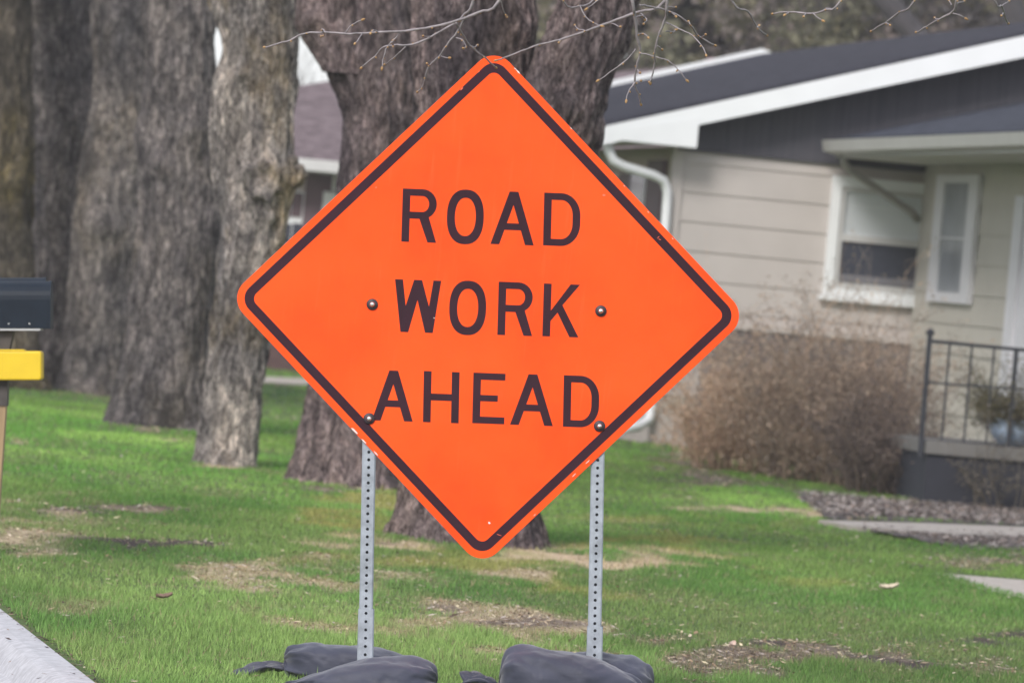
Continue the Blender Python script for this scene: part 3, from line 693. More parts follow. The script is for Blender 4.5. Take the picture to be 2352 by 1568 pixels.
# ---------------------------------------------------------------- trees
def loft(rows, D, mb_v, mb_f, seed, nseg=120, dz=.022, flare=0, burls=(), knobs=(), oval=.92, amp=.02, doff=None):
    "rows: (y, x_left, x_right) in photo px at distance D; bark relief is modelled into the surface"
    rows = sorted(rows, key=lambda r_: -r_[0])
    ysr = np.array([r_[0] for r_ in rows], float); xl = np.array([r_[1] for r_ in rows], float); xr = np.array([r_[2] for r_ in rows], float)
    t = np.concatenate([[0], np.cumsum(np.hypot(np.diff(ysr), np.diff((xl+xr)/2)))]); step = dz*FP/D
    n = max(6, int(t[-1]/step)); tt = np.linspace(0, t[-1], n)
    def sm(a):
        v = np.interp(tt, t, a); k = max(3, int(60/step)) | 1
        pad = np.pad(v, k//2, mode='reflect', reflect_type='odd'); return np.convolve(pad, np.ones(k)/k, 'valid')
    yv, l, r_ = sm(ysr), sm(xl), sm(xr)
    dd = np.full(n, D) if doff is None else D+np.interp(tt, t, np.array(doff)[np.argsort([-r[0] for r in rows_in(rows)])] if False else np.interp(t, t, doff))
    c = PN((l+r_)/2, yv, dd); rad = (r_-l)/2*dd/FP*.985
    ph = np.linspace(0, 2*math.pi, nseg, endpoint=False); PH = np.tile(ph, (n, 1)); RR = np.tile(rad[:, None], (1, nseg))
    cx, cy = np.cos(PH), np.sin(PH)
    zz = np.tile(c[:, 2][:, None], (1, nseg))
    sx, sy = cx*RR*40, cy*RR*40
    rid = np.abs(fbm(cx*RR*22+seed, cy*RR*22+(zz*1.0), zz*3.2, 4)-.47)*2     # ridged relief, long vertical plates
    med = fbm(cx*2.2*(RR/.4)+seed*3, cy*2.2*(RR/.4), zz*1.4, 3)-.44
    fine = fbm(cx*RR*70, cy*RR*70+seed, zz*14, 3)-.44
    X = c[:, 0][:, None]+cx*RR; 
    disp = amp*(rid-.25)*2.6+med*.10*np.minimum(RR/.35, 1.2)+fine*amp*.7
    z0 = zz-zz.min()
    if flare: disp = disp+flare*np.exp(-z0/.22)*(.6+.6*(fbm(cx*1.6+seed, cy*1.6, 0, 2)-.3))
    Xp = c[:, 0][:, None]+cx*(RR+disp); Yp = c[:, 1][:, None]+cy*(RR*oval+disp)
    for bx, by, rb, hb in burls:
        q = P(bx, by, D)
        # raise the surface round the burl's centre
        dist = np.sqrt(((Xp-q[0])**2+(zz-q[2])**2))
        g = np.exp(-(dist/rb)**2)*np.clip(-cy+.5, 0, 1.2)*hb
        ringd = np.exp(-((dist-rb*.75)/(rb*.28))**2)*.25*hb*np.clip(-cy+.3, 0, 1)
        Xp = Xp+cx*(g*.8); Yp = Yp+cy*(g-ringd)
    v = np.stack([Xp.ravel(), Yp.ravel(), zz.ravel()], 1)
    off = sum(len(a) for a in mb_v); ii = np.arange(n*nseg).reshape(n, nseg)+off; jj = np.roll(ii, -1, 1)
    mb_v.append(v); mb_f.append(np.stack([ii[:-1], jj[:-1], jj[1:], ii[1:]], -1).reshape(-1))
    return c[-1], rad[-1]
def crown(th, starts, mat, seed, levels=4):
    r = random.Random(seed); mb = MB()
    def grow(p, d, L, rad, lv):
        pts = [p]; rs = [rad]; n = 5
        for i in range(n):
            d = d+np.array([r.uniform(-.18, .18), r.uniform(-.18, .18), r.uniform(-.02, .16)]); d /= np.linalg.norm(d)
            p = p+d*L/n; pts.append(p); rs.append(rad*(1-.5*(i+1)/n))
        mb.tube(pts, rs, 8 if lv > 2 else 4, False)
        if lv > 0:
            for k in range(3 if lv > 1 else 4):
                i = r.randint(2, n); dd = d+np.array([r.uniform(-.9, .9), r.uniform(-.9, .9), r.uniform(-.15, .6)]); dd /= np.linalg.norm(dd)
                grow(pts[i], dd, L*r.uniform(.6, .8), rs[i]*.7, lv-1)
    for p, rad in starts:
        for k in range(2):
            d = np.array([r.uniform(-.5, .5), r.uniform(-.5, .5), 1.]); d /= np.linalg.norm(d); grow(np.array(p)-d*.1, d, 2.4, rad*.78, levels)
    mb.build('crown', mat, th, True)
def tree(label, stems, D, mat, seed, group='old trees in a row across the lawn', **kw):
    # base point under the trunk
    r0 = max(stems[0], key=lambda r_: r_[0]); base = G((r0[1]+r0[2])/2, r0[0]); 
    th = thing('tree', label, 'tree', (base[0], base[1], 0), group)
    V, Fq, st = [], [], []
    knobs = kw.pop('knobs', ()); dofs = kw.pop('dofs', (0, .03, .05, .06))
    for i, s in enumerate(stems):
        k = dict(kw); 
        if i > 0: k['flare'] = 0
        st.append(loft(s, D+dofs[i], V, Fq, seed+i*3, **k))
    for kx, ky, kr, front, hole in knobs:      # healed branch stubs: rounded lumps grown into the trunk
        c = P(kx, ky, D-front*.2); off = sum(len(a) for a in V); nn, mm = 60, 60
        A, B = np.meshgrid(np.linspace(0, math.pi, nn), np.linspace(0, 2*math.pi, mm, endpoint=False), indexing='ij')
        q = np.stack([np.sin(A)*np.cos(B), -np.cos(A), np.sin(A)*np.sin(B)], -1)
        rr = kr*(1+.7*(fbm(q[..., 0]*3+kx, q[..., 1]*3, q[..., 2]*3, 4)-.46)+.35*(np.abs(fbm(q[..., 0]*9, q[..., 1]*9+kx, q[..., 2]*9, 3)-.45)))
        rr = rr-hole*np.exp(-(A/.42)**2)+hole*.35*np.exp(-((A-.75)/.22)**2)
        v = c+q*rr[..., None]*np.array([1, .9, 1]); V.append(v.reshape(-1, 3)); ii = np.arange(nn*mm).reshape(nn, mm)+off; jj = np.roll(ii, -1, 1)
        Fq.append(np.stack([ii[:-1], ii[1:], jj[1:], jj[:-1]], -1).reshape(-1))
    fastmesh('trunk', np.concatenate(V), np.concatenate(Fq), 4, mat, None, True, th)
    crown(th, [s for s in st if s[0][2] > 3.0], mat, seed)
    return th
def gd(x, y): return float(G(x, y)[1])
A_D = gd(1070, 1240)
TA = tree('broad forked tree with thick grey-brown trunk standing directly behind the orange sign', [
    [(1262, 868, 1272), (1240, 885, 1254), (1200, 900, 1245), (1130, 922, 1236), (1000, 940, 1240), (700, 945, 1290), (450, 950, 1345), (330, 962, 1374), (310, 966, 1376), (270, 1000, 1350), (240, 1060, 1300)],
    [(560, 960, 1330), (330, 962, 1290), (240, 958, 1236), (120, 952, 1226), (0, 945, 1224), (-200, 915, 1205), (-600, 880, 1130)],
    [(520, 1060, 1335), (340, 1130, 1376), (260, 1175, 1392), (200, 1205, 1404), (110, 1240, 1440), (60, 1264, 1450), (0, 1286, 1462), (-200, 1340, 1530), (-600, 1430, 1620)]], A_D, M_bark, 1, flare=.05, burls=[(1190, 80, .12, .05), (1310, 250, .1, .04)], amp=.026, nseg=180, dz=.016, dofs=(0.05, .3, -.04))
B_D = gd(780, 1112)
tree('leaning grey-brown tree left behind the sign with a broken limb stub near its top', [
    [(1125, 648, 925), (1100, 664, 912), (1050, 672, 905), (900, 704, 900), (700, 735, 930), (500, 766, 955), (400, 778, 962), (320, 786, 966), (270, 782, 968), (200, 758, 962), (100, 722, 950), (0, 705, 940), (-200, 660, 900), (-600, 560, 780)],
    [(330, 860, 980), (200, 845, 968), (100, 850, 955), (0, 860, 975), (-200, 880, 1010), (-500, 930, 1050)],
    [(170, 742, 860), (120, 716, 830), (80, 690, 810), (45, 680, 790), (0, 684, 775), (-60, 670, 740), (-160, 620, 690), (-400, 540, 600)]], B_D, M_bark, 5, flare=.03, burls=[(722, 50, .1, .05)], amp=.026, nseg=160, dz=.018, dofs=(0, .22, -.12))
C_D = gd(515, 1066)
tree('pale slim tree with a knobbly burl, its trunk nearest the left of the sign', [
    [(1082, 432, 598), (1060, 442, 592), (1000, 452, 594), (900, 466, 602), (800, 478, 612), (700, 488, 630), (600, 497, 648), (500, 512, 664), (440, 524, 676), (400, 532, 684), (350, 543, 674), (280, 545, 672), (220, 540, 680), (170, 528, 682), (110, 528, 690), (50, 515, 688), (0, 500, 690), (-200, 500, 700), (-600, 560, 680)],
    [(640, 505, 570), (520, 507, 585), (400, 488, 590), (300, 478, 590), (220, 486, 595), (186, 496, 600), (150, 506, 605), (105, 514, 610), (75, 510, 610), (45, 488, 600), (0, 478, 600), (-60, 470, 590), (-300, 430, 540), (-600, 330, 420)]], C_D, M_barkC, 9, flare=.0, burls=[(600, 415, .14, .05), (560, 175, .06, .04), (620, 500, .05, .04)], knobs=[(603, 415, .135, .8, .11), (676, 402, .078, .2, .03), (668, 372, .05, .3, 0)], amp=.022, nseg=130, dz=.016)
D_D = gd(345, 978)
tree('wide dark grey trunk flaring at its foot, just left of the pale slim tree', [
    [(1003, 225, 500), (975, 246, 495), (940, 256, 492), (900, 266, 490), (800, 282, 494), (700, 292, 500), (600, 306, 506), (500, 318, 516), (400, 316, 508), (330, 309, 500), (250, 322, 497), (180, 328, 494), (100, 328, 491), (0, 322, 489), (-200, 300, 480), (-600, 250, 440)],
    [(560, 430, 520), (400, 434, 504), (250, 442, 497), (100, 440, 492), (-100, 430, 490), (-400, 420, 500)]], D_D, M_barkD, 14, flare=.09, burls=[(375, 380, .16, .05), (440, 300, .12, .04)], amp=.024, nseg=150, dz=.018)
E_D = gd(230, 905)
tree('mid-grey trunk with a large swelling low down, third from the left edge', [
    [(918, 118, 330), (895, 126, 320), (820, 140, 316), (700, 150, 330), (600, 160, 336), (500, 166, 338), (430, 172, 338), (350, 190, 338), (250, 208, 336), (150, 212, 340), (50, 210, 342), (0, 208, 342), (-200, 205, 345), (-600, 200, 310)]], E_D, M_barkE, 20, flare=.06, burls=[(245, 520, .2, .09), (240, 280, .12, .04)], amp=.026, nseg=130, dz=.02)
G_D = gd(130, 892)+.6
tree('dark leaning trunk behind the mailboxes, second from the left edge', [
    [(902, 30, 200), (880, 40, 190), (700, 58, 190), (500, 64, 200), (350, 72, 222), (200, 66, 222), (100, 48, 216), (0, 22, 220), (-200, -30, 210), (-600, -100, 140)],
    [(420, 120, 220), (250, 130, 224), (100, 130, 226), (0, 128, 230), (-400, 120, 210)]], G_D, M_barkD, 27, flare=.06, burls=[(100, 330, .1, .06)], amp=.026, nseg=110, dz=.022)
Fd = gd(10, 885)-.5
tree('brownish trunk with mossy streak at the left edge of the photo', [
    [(895, -90, 112), (860, -78, 100), (700, -70, 82), (500, -66, 76), (300, -64, 78), (150, -72, 74), (0, -80, 68), (-200, -90, 60), (-600, -60, 60)]], Fd, bark('bark_mossy', (.03, .027, .024), (.1, .088, .07), (.19, .17, .14), (.11, .09, .035), .85, 17), 33, flare=.06, burls=[(20, 420, .16, .05)], amp=.026, nseg=110, dz=.022)

# hanging twigs of the big forked tree
TW = [ # path px, start radius (px), depth
 ([(1255, -200), (1149, 0), (1100, 28), (1054, 47), (991, 62), (931, 72), (868, 74), (804, 78), (748, 75), (702, 77), (667, 92), (636, 102), (609, 109)], 3.1, 18.7,
   [[(794, 76), (808, 58), (831, 47)], [(832, 77), (817, 100)], [(920, 73), (905, 92), (889, 109), (880, 134), (878, 155)], [(931, 109), (903, 134), (885, 148)], [(748, 75), (740, 68), (746, 82), (738, 84)], [(868, 74), (858, 70), (852, 75)], [(1149, 0), (1160, 32), (1165, 40)]]),
 ([(1130, -200), (1087, 0), (1068, 32), (1051, 49), (1001, 79), (949, 102), (903, 104), (878, 111), (861, 130), (832, 155)], 3.0, 18.9, [[(988, 84), (972, 84)], [(903, 104), (897, 98), (905, 92)]]),
 ([(1047, 53), (1061, 77), (1079, 105), (1110, 130), (1138, 155)], 2.4, 18.9, [[(1047, 88), (1062, 92), (1070, 106), (1066, 112)], [(1079, 105), (1090, 108), (1096, 104)]]),
 ([(1068, 40), (1050, 74), (1026, 105), (1008, 130), (987, 151), (977, 179), (970, 200), (961, 211)], 2.4, 18.9, [[(1012, 130), (1031, 134)], [(987, 151), (980, 146)]]),
 ([(1640, -190), (1531, 0), (1467, 27), (1400, 52), (1345, 72), (1286, 92), (1237, 104), (1184, 123), (1142, 139)], 3.2, 19.0,
   [[(1345, 72), (1328, 66), (1320, 58)], [(1286, 92), (1284, 98)], [(1400, 52), (1425, 62)], [(1467, 27), (1485, 44), (1478, 54)]]),
 ([(1425, -200), (1452, 0), (1458, 36), (1463, 82), (1470, 118), (1463, 154), (1458, 190), (1467, 217), (1472, 238)], 3.4, 18.8,
   [[(1458, 190), (1445, 208), (1438, 229)], [(1470, 122), (1499, 129), (1535, 140), (1558, 161), (1576, 183)], [(1461, 113), (1431, 145), (1377, 183)], [(1463, 80), (1480, 78), (1488, 86)], [(1458, 40), (1475, 36), (1482, 44)], [(1463, 160), (1470, 168)], [(1458, 190), (1470, 186)]]),
 ([(1560, -200), (1533, 0), (1529, 41), (1513, 82), (1504, 122), (1504, 145), (1495, 190)], 3.0, 18.7,
   [[(1529, 52), (1558, 66), (1590, 82), (1612, 106), (1622, 126)], [(1530, 16), (1552, 17)], [(1510, 105), (1520, 114)], [(1530, 72), (1545, 74), (1552, 70)], [(1497, 178), (1492, 188)]]),
 ([(1470, 12), (1495, 16), (1540, 27), (1585, 57), (1603, 82), (1640, 104)], 2.2, 18.9, [[(1585, 57), (1582, 50)], [(1612, 88), (1620, 80)], [(1540, 27), (1552, 36)]]),
 ([(1600, -180), (1678, 0), (1717, 27), (1739, 63), (1762, 82)], 2.6, 18.8, [[(1739, 63), (1744, 60)]]),
 ([(2040, -180), (1934, 0), (1898, 23), (1866, 31), (1812, 28), (1776, 32)], 2.6, 18.6, [[(1866, 31), (1889, 48)], [(1898, 20), (1922, 22)], [(1812, 28), (1805, 34)], [(1850, 31), (1846, 38)]]),
 ([(2190, -180), (2102, 0), (2066, 29), (2034, 52), (2002, 72)], 2.6, 19.0, [[(2034, 52), (2044, 58)]]),
 ([(2230, -180), (2197, 0), (2188, 27), (2156, 45), (2129, 61), (2106, 75)], 2.8, 18.8, [[(2188, 30), (2217, 41)], [(2156, 45), (2146, 42)], [(2195, 8), (2215, 4)], [(2186, 12), (2180, 2)]]),
 ([(2220, -180), (2283, 0), (2301, 14), (2308, 41), (2315, 53)], 2.4, 18.9, [[(2301, 14), (2318, 3)], [(2305, 30), (2300, 36)]]),
 ([(1240, -160), (1291, 0), (1332, 14), (1363, 0), (1400, -60)], 2.0, 18.8, [[(1332, 14), (1345, 40), (1362, 52), (1380, 60)], [(1395, -20), (1372, 2), (1350, 20)]])]
def smooth_path(p, n=4):
    out = []
    for i in range(len(p)-1):
        a = p[max(i-1, 0)]; b = p[i]; c = p[i+1]; d = p[min(i+2, len(p)-1)]
        for k in range(n):
            t = k/n; out.append(tuple(.5*((2*b[j])+(-a[j]+c[j])*t+(2*a[j]-5*b[j]+4*c[j]-d[j])*t*t+(-a[j]+3*b[j]-3*c[j]+d[j])*t**3) for j in range(2)))
    return out+[p[-1]]
rt = random.Random(3)
for path, r0, D, subs in TW:
    mb = MB(); bm_ = MB()
    def tw(px, ra, rb, D, D1):
        sp = smooth_path(px); n = len(sp); pts = []; rs = []
        for i, (x, y) in enumerate(sp):
            t = i/(n-1); pts.append(P(x+rt.uniform(-.9, .9), y+rt.uniform(-.9, .9), D+(D1-D)*t))
            rs.append((ra+(rb-ra)*t)*(1.18 if i % 5 == 4 else 1)*D/FP)
        mb.tube(pts, rs, 6); d = pts[-1]-pts[-2]; d /= np.linalg.norm(d)+1e-9
        bm_.tube([pts[-1]-d*.002, pts[-1]+d*.003, pts[-1]+d*.009, pts[-1]+d*.013], [.0022, .0045, .0035, .0008], 6)
        for i in range(4, n-2, 4):
            if px[0][1] < 0 and sp[i][1] < -5: continue
            q = pts[i]; dd = np.array([rt.uniform(-1, 1), rt.uniform(-1, 1), rt.uniform(-1, .4)]); dd /= np.linalg.norm(dd)
            bm_.tube([q, q+dd*.005, q+dd*.009], [.0018, .0032, .0007], 5)
    tw(path, r0*1.15, 1.7, D, D+.25)
    for s in subs: tw(s, 1.7, 1.1, D+.12, D+.12+rt.uniform(-.15, .15))
    nb0 = len(mb.f); mb.add(bm_.v, bm_.f); b = mb.build('branch', M_twig, TA, True); b.data.materials.append(M_bud)
    b.data.polygons.foreach_set('material_index', [0]*nb0+[1]*(len(mb.f)-nb0))
mb = MB()    # limbs above the frame that carry the twigs
mb.tube([P(1430, -420, A_D), P(1450, -640, 27), P(1400, -560, 23), P(1380, -340, 20), P(1270, -230, 18.8), P(1130, -195, 18.8)], [.13, .1, .07, .045, .02, .008], 10)
mb.tube([P(1400, -560, 23), P(1600, -420, 20.5), P(1640, -260, 19.2), P(2000, -200, 18.7), P(2300, -170, 18.8)], [.065, .045, .03, .02, .007], 10)
mb.tube([P(1380, -340, 20), P(1430, -240, 19), P(1600, -180, 18.8)], [.035, .02, .008], 8)
mb.build('limb', M_twig, TA, True)

# ---------------------------------------------------------------- main house
TH = R(8.6); hu = np.array([math.cos(TH), math.sin(TH), 0]); hv = np.array([-math.sin(TH), math.cos(TH), 0])
HO = np.array([1.325, 53.2, 0.])
def HP(a, b, z): return HO+hu*a+hv*b+np.array([0, 0, z])
def hc(x, y, b):   # photo position on the plane b -> (a, z)
    q = onplane(x, y, HO+hv*b, hv); return float((q-HO)@hu), float(q[2])
def wc(x, y, a):   # photo position on the side plane a -> (b, z)
    q = onplane(x, y, HO+hu*a, hu); return float((q-HO)@hv), float(q[2])
house = thing('house', 'beige single-storey house with dark gable, white rake trim and dark roof behind the sign', 'house', HO)
OV = -.4; slope = math.tan(R(17.3))
a_e, z_e = hc(1380, 292, OV); a_pk, z_pk = hc(2588, 32, OV); slope = (z_pk-z_e)/(a_pk-a_e); Lh = 16.6
Wd = 2*a_pk
def boards(T, a0, a1, z0, z1, exp, name, mat, par, t0=.004, t1=.016):
    mb = MB(); z = z0
    while z < z1-.02:
        zt = min(z+exp, z1)
        # wedge board: thick at the bottom edge
        p = [T(a0, -t1, z), T(a1, -t1, z), T(a1, 0, z), T(a0, 0, z), T(a0, -t0, zt), T(a1, -t0, zt), T(a1, 0, zt), T(a0, 0, zt)]
        mb.hexa(p); z += exp
    return mb.build(name, mat, par)
zs = hc(1600, 340, 0)[1]          # soffit / top of siding
ex_ = .262; z_l = hc(1570, 507, 0)[1]; zb0 = z_l-ex_*int((z_l-.2)/ex_)
boards(lambda a, b, z: HP(a, b, z), 0.03, Wd, zb0, zs, ex_, 'siding', M_siding, house)
boards(lambda a, b, z: HP(-b*1.0*-1*0+b, a, z), 0, Lh, .28, zs, ex_, 'side_siding', M_side, house)   # left side wall, facing -u
mb = MB(); mb.box(0.001, Wd, 0.001, Lh, -.1, zs, HP); mb.build('wall', M_siding2, house)
mb = MB(); mb.box(-.03, Wd+.02, -.03, Lh, -.1, .285, HP); mb.build('foundation', M_found, house)
mb = MB(); mb.box(-.035, .07, -.032, .05, .28, zs, HP); mb.build('corner_trim', M_siding, house)
# dark gable
mb = MB(); zt = lambda a: z_e+slope*(a-a_e)-.05
mb.prism([HP(-.0, -.05, zs-.03), HP(Wd, -.05, zs-.03), HP(Wd, -.05, zs), HP(a_pk, -.05, zt(a_pk)), HP(.02, -.05, zt(.02))], hv*.08); mb.build('gable', M_gable, house)
# roof: two slopes
for s in (1, -1):
    mb = MB()
    e0 = a_e if s == 1 else 2*a_pk-a_e
    p = [HP(e0, OV, z_e), HP(a_pk, OV, z_pk), HP(a_pk, Lh+.4, z_pk), HP(e0, Lh+.4, z_e)]
    mb.prism(p, np.array([0, 0, .035])); mb.build('roof_slope', M_roof, house)
# rake fascia front (white), 20 cm deep, both sides, and the far rake edge
for s in (1, -1):
    for bb, dep in ((OV, .03), (Lh+.4, .03)):
        mb = MB(); e0 = a_e if s == 1 else 2*a_pk-a_e
        th_ = .205 if bb < 0 else .16
        up_ = 0 if bb < 0 else .1
        off = -hv*dep if bb < 0 else hv*dep
        mb.prism([HP(e0, bb, z_e-th_+.04), HP(a_pk, bb, z_pk-th_+0.0), HP(a_pk, bb, z_pk+up_), HP(e0, bb, z_e+up_)], off); mb.build('rake_fascia', M_white, house)
# gable return box at the eave
a0, z1 = hc(1424, 284, OV-.03); a1, z0 = hc(1600, 340, OV-.03); _, z0l = hc(1424, 322, OV-.03)
mb = MB(); mb.prism([HP(a0, OV-.034, z0l), HP(a1, OV-.034, z0), HP(a1, OV-.034, z_e+slope*(a1-a_e)-.1), HP(a0, OV-.034, z_e+.0)], hv*.43); mb.build('eave_return', M_white, house)
mb = MB(); mb.prism([HP(a_e, OV+.01, zs+.02), HP(0, OV+.4, zs+.02), HP(0, Lh, zs+.02), HP(a_e, Lh, zs+.02)], np.array([0, 0, .02])); mb.build('soffit', M_soffit, house)
# gutter along the left eave
mb = MB(); g = [(-.13, 0), (-.11, -.1), (-.02, -.12), (.0, -.12), (.0, .0), (-.012, 0), (-.012, -.108), (-.105, -.09), (-.118, 0)]
gz0 = z_e+.01
mb.prism([HP(a_e+x*1., OV, gz0+z) for x, z in g], hv*(Lh+.6)); mb.build('gutter', M_gutter, house)
mb = MB(); mb.box(a_e+.002, a_e+.03, OV, Lh, z_e-.14, z_e-.002, HP); mb.build('eave_fascia', M_white, house)
# downspout
def HB(x, y, b): a, z = hc(x, y, b); return HP(a, b, z)
mb = MB(); mb.tube([HB(1397, 318, -.3), HB(1398, 345, -.3), HB(1408, 368, -.3), HB(1432, 382, -.26), HB(1500, 402, -.16), HB(1524, 414, -.12), HB(1533, 440, -.08), HB(1531, 480, -.08), HB(1522, 600, -.08), HB(1500, 900, -.08), HB(1497, 940, -.08), HB(1490, 965, -.1), HB(1465, 980, -.3), HB(1430, 985, -.55)], .043, 12); mb.build('downspout', M_white, house, True)
# side wall window / shutters, on plane a=0 seen at a glancing angle
def sidequad(name, x0, y0, x1, y1, mat, out=.03, par=None):
    b0, z0 = wc(x0, y0, -.0); b1, z1 = wc(x1, y1, 0)
    mb = MB(); mb.box(-.02-out, -.02, min(b0, b1), max(b0, b1), min(z0, z1), max(z0, z1), HP); return mb.build(name, mat, par or house)
o = sidequad('side_window', 1452, 395, 1500, 560, M_white, .03); sidequad('pane', 1458, 402, 1482, 556, M_glass, .035, o)
sidequad('shutter', 1502, 370, 1520, 560, M_purple, .035); sidequad('shutter', 1434, 400, 1450, 560, M_purple, .035)
sidequad('side_door', 1408, 400, 1425, 900, M_wall2, .03)
# double-hung window
wa0, wz1 = hc(1912, 402, -.03); wa0b, wz0 = hc(1890, 676, -.03); wa0 = (wa0+wa0b)/2; wa1 = wa0+1.02
win = MB(); fr = .085
def fbox(mb, a0, a1, z0, z1, b0, b1): mb.box(a0, a1, b0, b1, z0, z1, HP)
fbox(win, wa0, wa0+fr, wz0, wz1, -.07, -.001); fbox(win, wa1-fr, wa1, wz0, wz1, -.07, -.001)
fbox(win, wa0+fr, wa1-fr, wz1-fr*1.1, wz1, -.07, -.001); fbox(win, wa0-.0+fr, wa1-fr, wz0, wz0+fr*.8, -.07, -.001); fbox(win, wa0-.03, wa1+.03, wz0-.045, wz0-.002, -.1, -.001)
win = win.build('window', M_white, house)
zm = hc(1930, 545, -.03)[1]
mb = MB(); i0, i1 = wa0+fr+.002, wa1-fr-.002; zb, ztp = wz0+fr*.8+.002, wz1-fr*1.1-.002
for q in ((i0, i0+.045, zb, ztp), (i1-.045, i1, zb, ztp), (i0+.046, i1-.046, zm-.03, zm+.03), (i0+.046, i1-.046, ztp-.04, ztp), (i0+.046, i1-.046, zb, zb+.055)): fbox(mb, *q, -.052, -.012)
mb.build('sash', M_gutter, win)
mb = MB(); fbox(mb, i0+.046, i1-.046, zb+.056, zm-.031, -.022, -.018); mb.build('screen', M_screen, win)
mb = MB(); z = zm+.032
while z < ztp-.045:
    mb.add([HP(i0+.05, -.022, z), HP(i1-.05, -.022, z), HP(i1-.05, -.03, z+.021), HP(i0+.05, -.03, z+.021)], [(0, 1, 2, 3)]); z += .023
mb.build('blind', M_blind, win)
mb = MB(); fbox(mb, i0+.046, i1-.046, zb+.056, ztp-.041, -.014, -.011); mb.build('pane', M_glass, win)
mb = MB(); fbox(mb, i0+.046, i1-.046, zb+.065, zb+.13, -.03, -.024); mb.build('sill_guard', plain('grey_sill', (.16, .16, .18), .6), win)
# stone veneer low on the gable wall
sa, szt = hc(1617, 757, -.06)
mb = MB(); mb.box(sa, Wd, -.10, -.022, -.05, hc(1700, 757, -.06)[1], HP); mb.build('stone_veneer', M_stone, house)
mb = MB(); mb.box(sa-.03, Wd, -.13, -.022, hc(1700, 757, -.06)[1]+.002, hc(1700, 757, -.06)[1]+.05, HP); mb.build('stone_cap', M_siding, house)
# wing on the right, running towards the camera
aw = float(hc(2106, 600, 0)[0]); BW = 12.0; ze2_ = hc(1893, 322, -.25)[1]
boards(lambda a, b, z: HP(aw+b, -a, z), 0.0, BW, .28, ze2_-.142, ex_, 'wing_siding', M_siding2, house)
mb = MB(); mb.box(aw+.001, aw+6.5, -BW, -.052, -.1, ze2_-.141, HP); mb.build('wing_wall', M_siding2, house)
ae2, ze2 = hc(1893, 322, -.25); ae2 += .12
mb = MB(); sl2 = math.tan(R(16))
rise = lambda a: ze2-.0+sl2*(a-ae2)
mb.prism([HP(ae2, -.06, ze2), HP(ae2, -BW-.5, ze2), HP(aw+3.3, -BW-.5, rise(aw+3.3)), HP(aw+3.3, -.06, rise(aw+3.3))], np.array([0, 0, .03])); mb.build('wing_roof', M_roofw, house)
mb = MB(); mb.prism([HP(aw+3.3, -.06, rise(aw+3.3)), HP(aw+3.3, -BW-.5, rise(aw+3.3)), HP(aw+8, -BW-.5, rise(aw+3.3)-sl2*4.7), HP(aw+8, -.06, rise(aw+3.3)-sl2*4.7)], np.array([0, 0, .03])); mb.build('wing_roof', M_roofw, house)
mb = MB(); mb.prism([HP(ae2+x, -.2, ze2+z+.0) for x, z in g], -hv*(BW+.3)); o = mb.build('wing_gutter', M_gutterd, house)
mb = MB(); mb.prism([HP(ae2+.003, -.2, ze2-.002), HP(ae2+.003, -.2, ze2-.145), HP(ae2+.03, -.2, ze2-.145), HP(ae2+.03, -.2, ze2-.002)], -hv*(BW+.3)); mb.build('wing_fascia', M_gutterd, house)
mb = MB(); mb.box(ae2+.031, aw, -BW-.4, -.06, ze2-.14, ze2-.12, HP); mb.build('wing_soffit', M_soffit, house)
# porch downspout slanting back to the wall
def WB(x, y, a): b, z = wc(x, y, a); return HP(a, b, z)
mb = MB(); mb.tube([HB(1936, 352, -.5), HB(1938, 372, -.5), HB(1952, 392, -.45), HB(2010, 430, -.35), HB(2095, 488, -.2), HB(2108, 505, -.15)], .034, 8); mb.build('porch_downspout', plain('weathered_downspout', (.3, .29, .27), .6, .1), house, True)
# picture window on the wing wall, seen at a glancing angle
def wingbox(name, x0, y0, x1, y1, mat, o0, o1, par=None):
    b0, z0 = wc(x0, y0, aw-.05); b1, z1 = wc(x1, y1, aw-.05)
    mb = MB(); mb.box(aw-o1, aw-o0, min(b0, b1), max(b0, b1), min(z0, z1), max(z0, z1), HP); return mb.build(name, mat, par or house)
M_lav = plain('pale_trim_paint', (.62, .62, .66), .5, .05)
b0, zt_ = wc(2152, 402, aw-.06); b1, zb_ = wc(2236, 700, aw-.0); 
ww = MB(); f2 = .34
for q in ((b0, b0-f2, zb_, zt_), (b1+f2, b1, zb_, zt_), (b0-f2, b1+f2, zt_-.07, zt_), (b0-f2, b1+f2, zb_, zb_+.09)):
    ww.box(aw-.06, aw-.015, min(q[0], q[1]), max(q[0], q[1]), q[2], q[3], HP)
ww = ww.build('wing_window', M_lav, house)
mb = MB(); mb.box(aw-.04, aw-.03, b1+f2, b0-f2, zb_+.09, zt_-.07, HP); mb.build('pane', plain('wing_pane', (.22, .24, .27), .3, .2, 4), ww)
mb = MB(); mb.box(aw-.055, aw-.041, b1+f2, b0-f2, (zb_+zt_)/2-.006, (zb_+zt_)/2+.012, HP); mb.build('sash', M_lav, ww)
# white door casing at the right edge
bd0, _ = wc(2328, 700, aw)
mb = MB(); mb.box(aw-.07, aw-.001, bd0-.32, bd0, .3, 2.45, HP); dr = mb.build('door_casing', M_lav, house)
mb = MB(); mb.box(aw-.045, aw-.001, bd0-1.3, bd0-.322, .3, 2.4, HP); mb.build('door', M_lav, house)
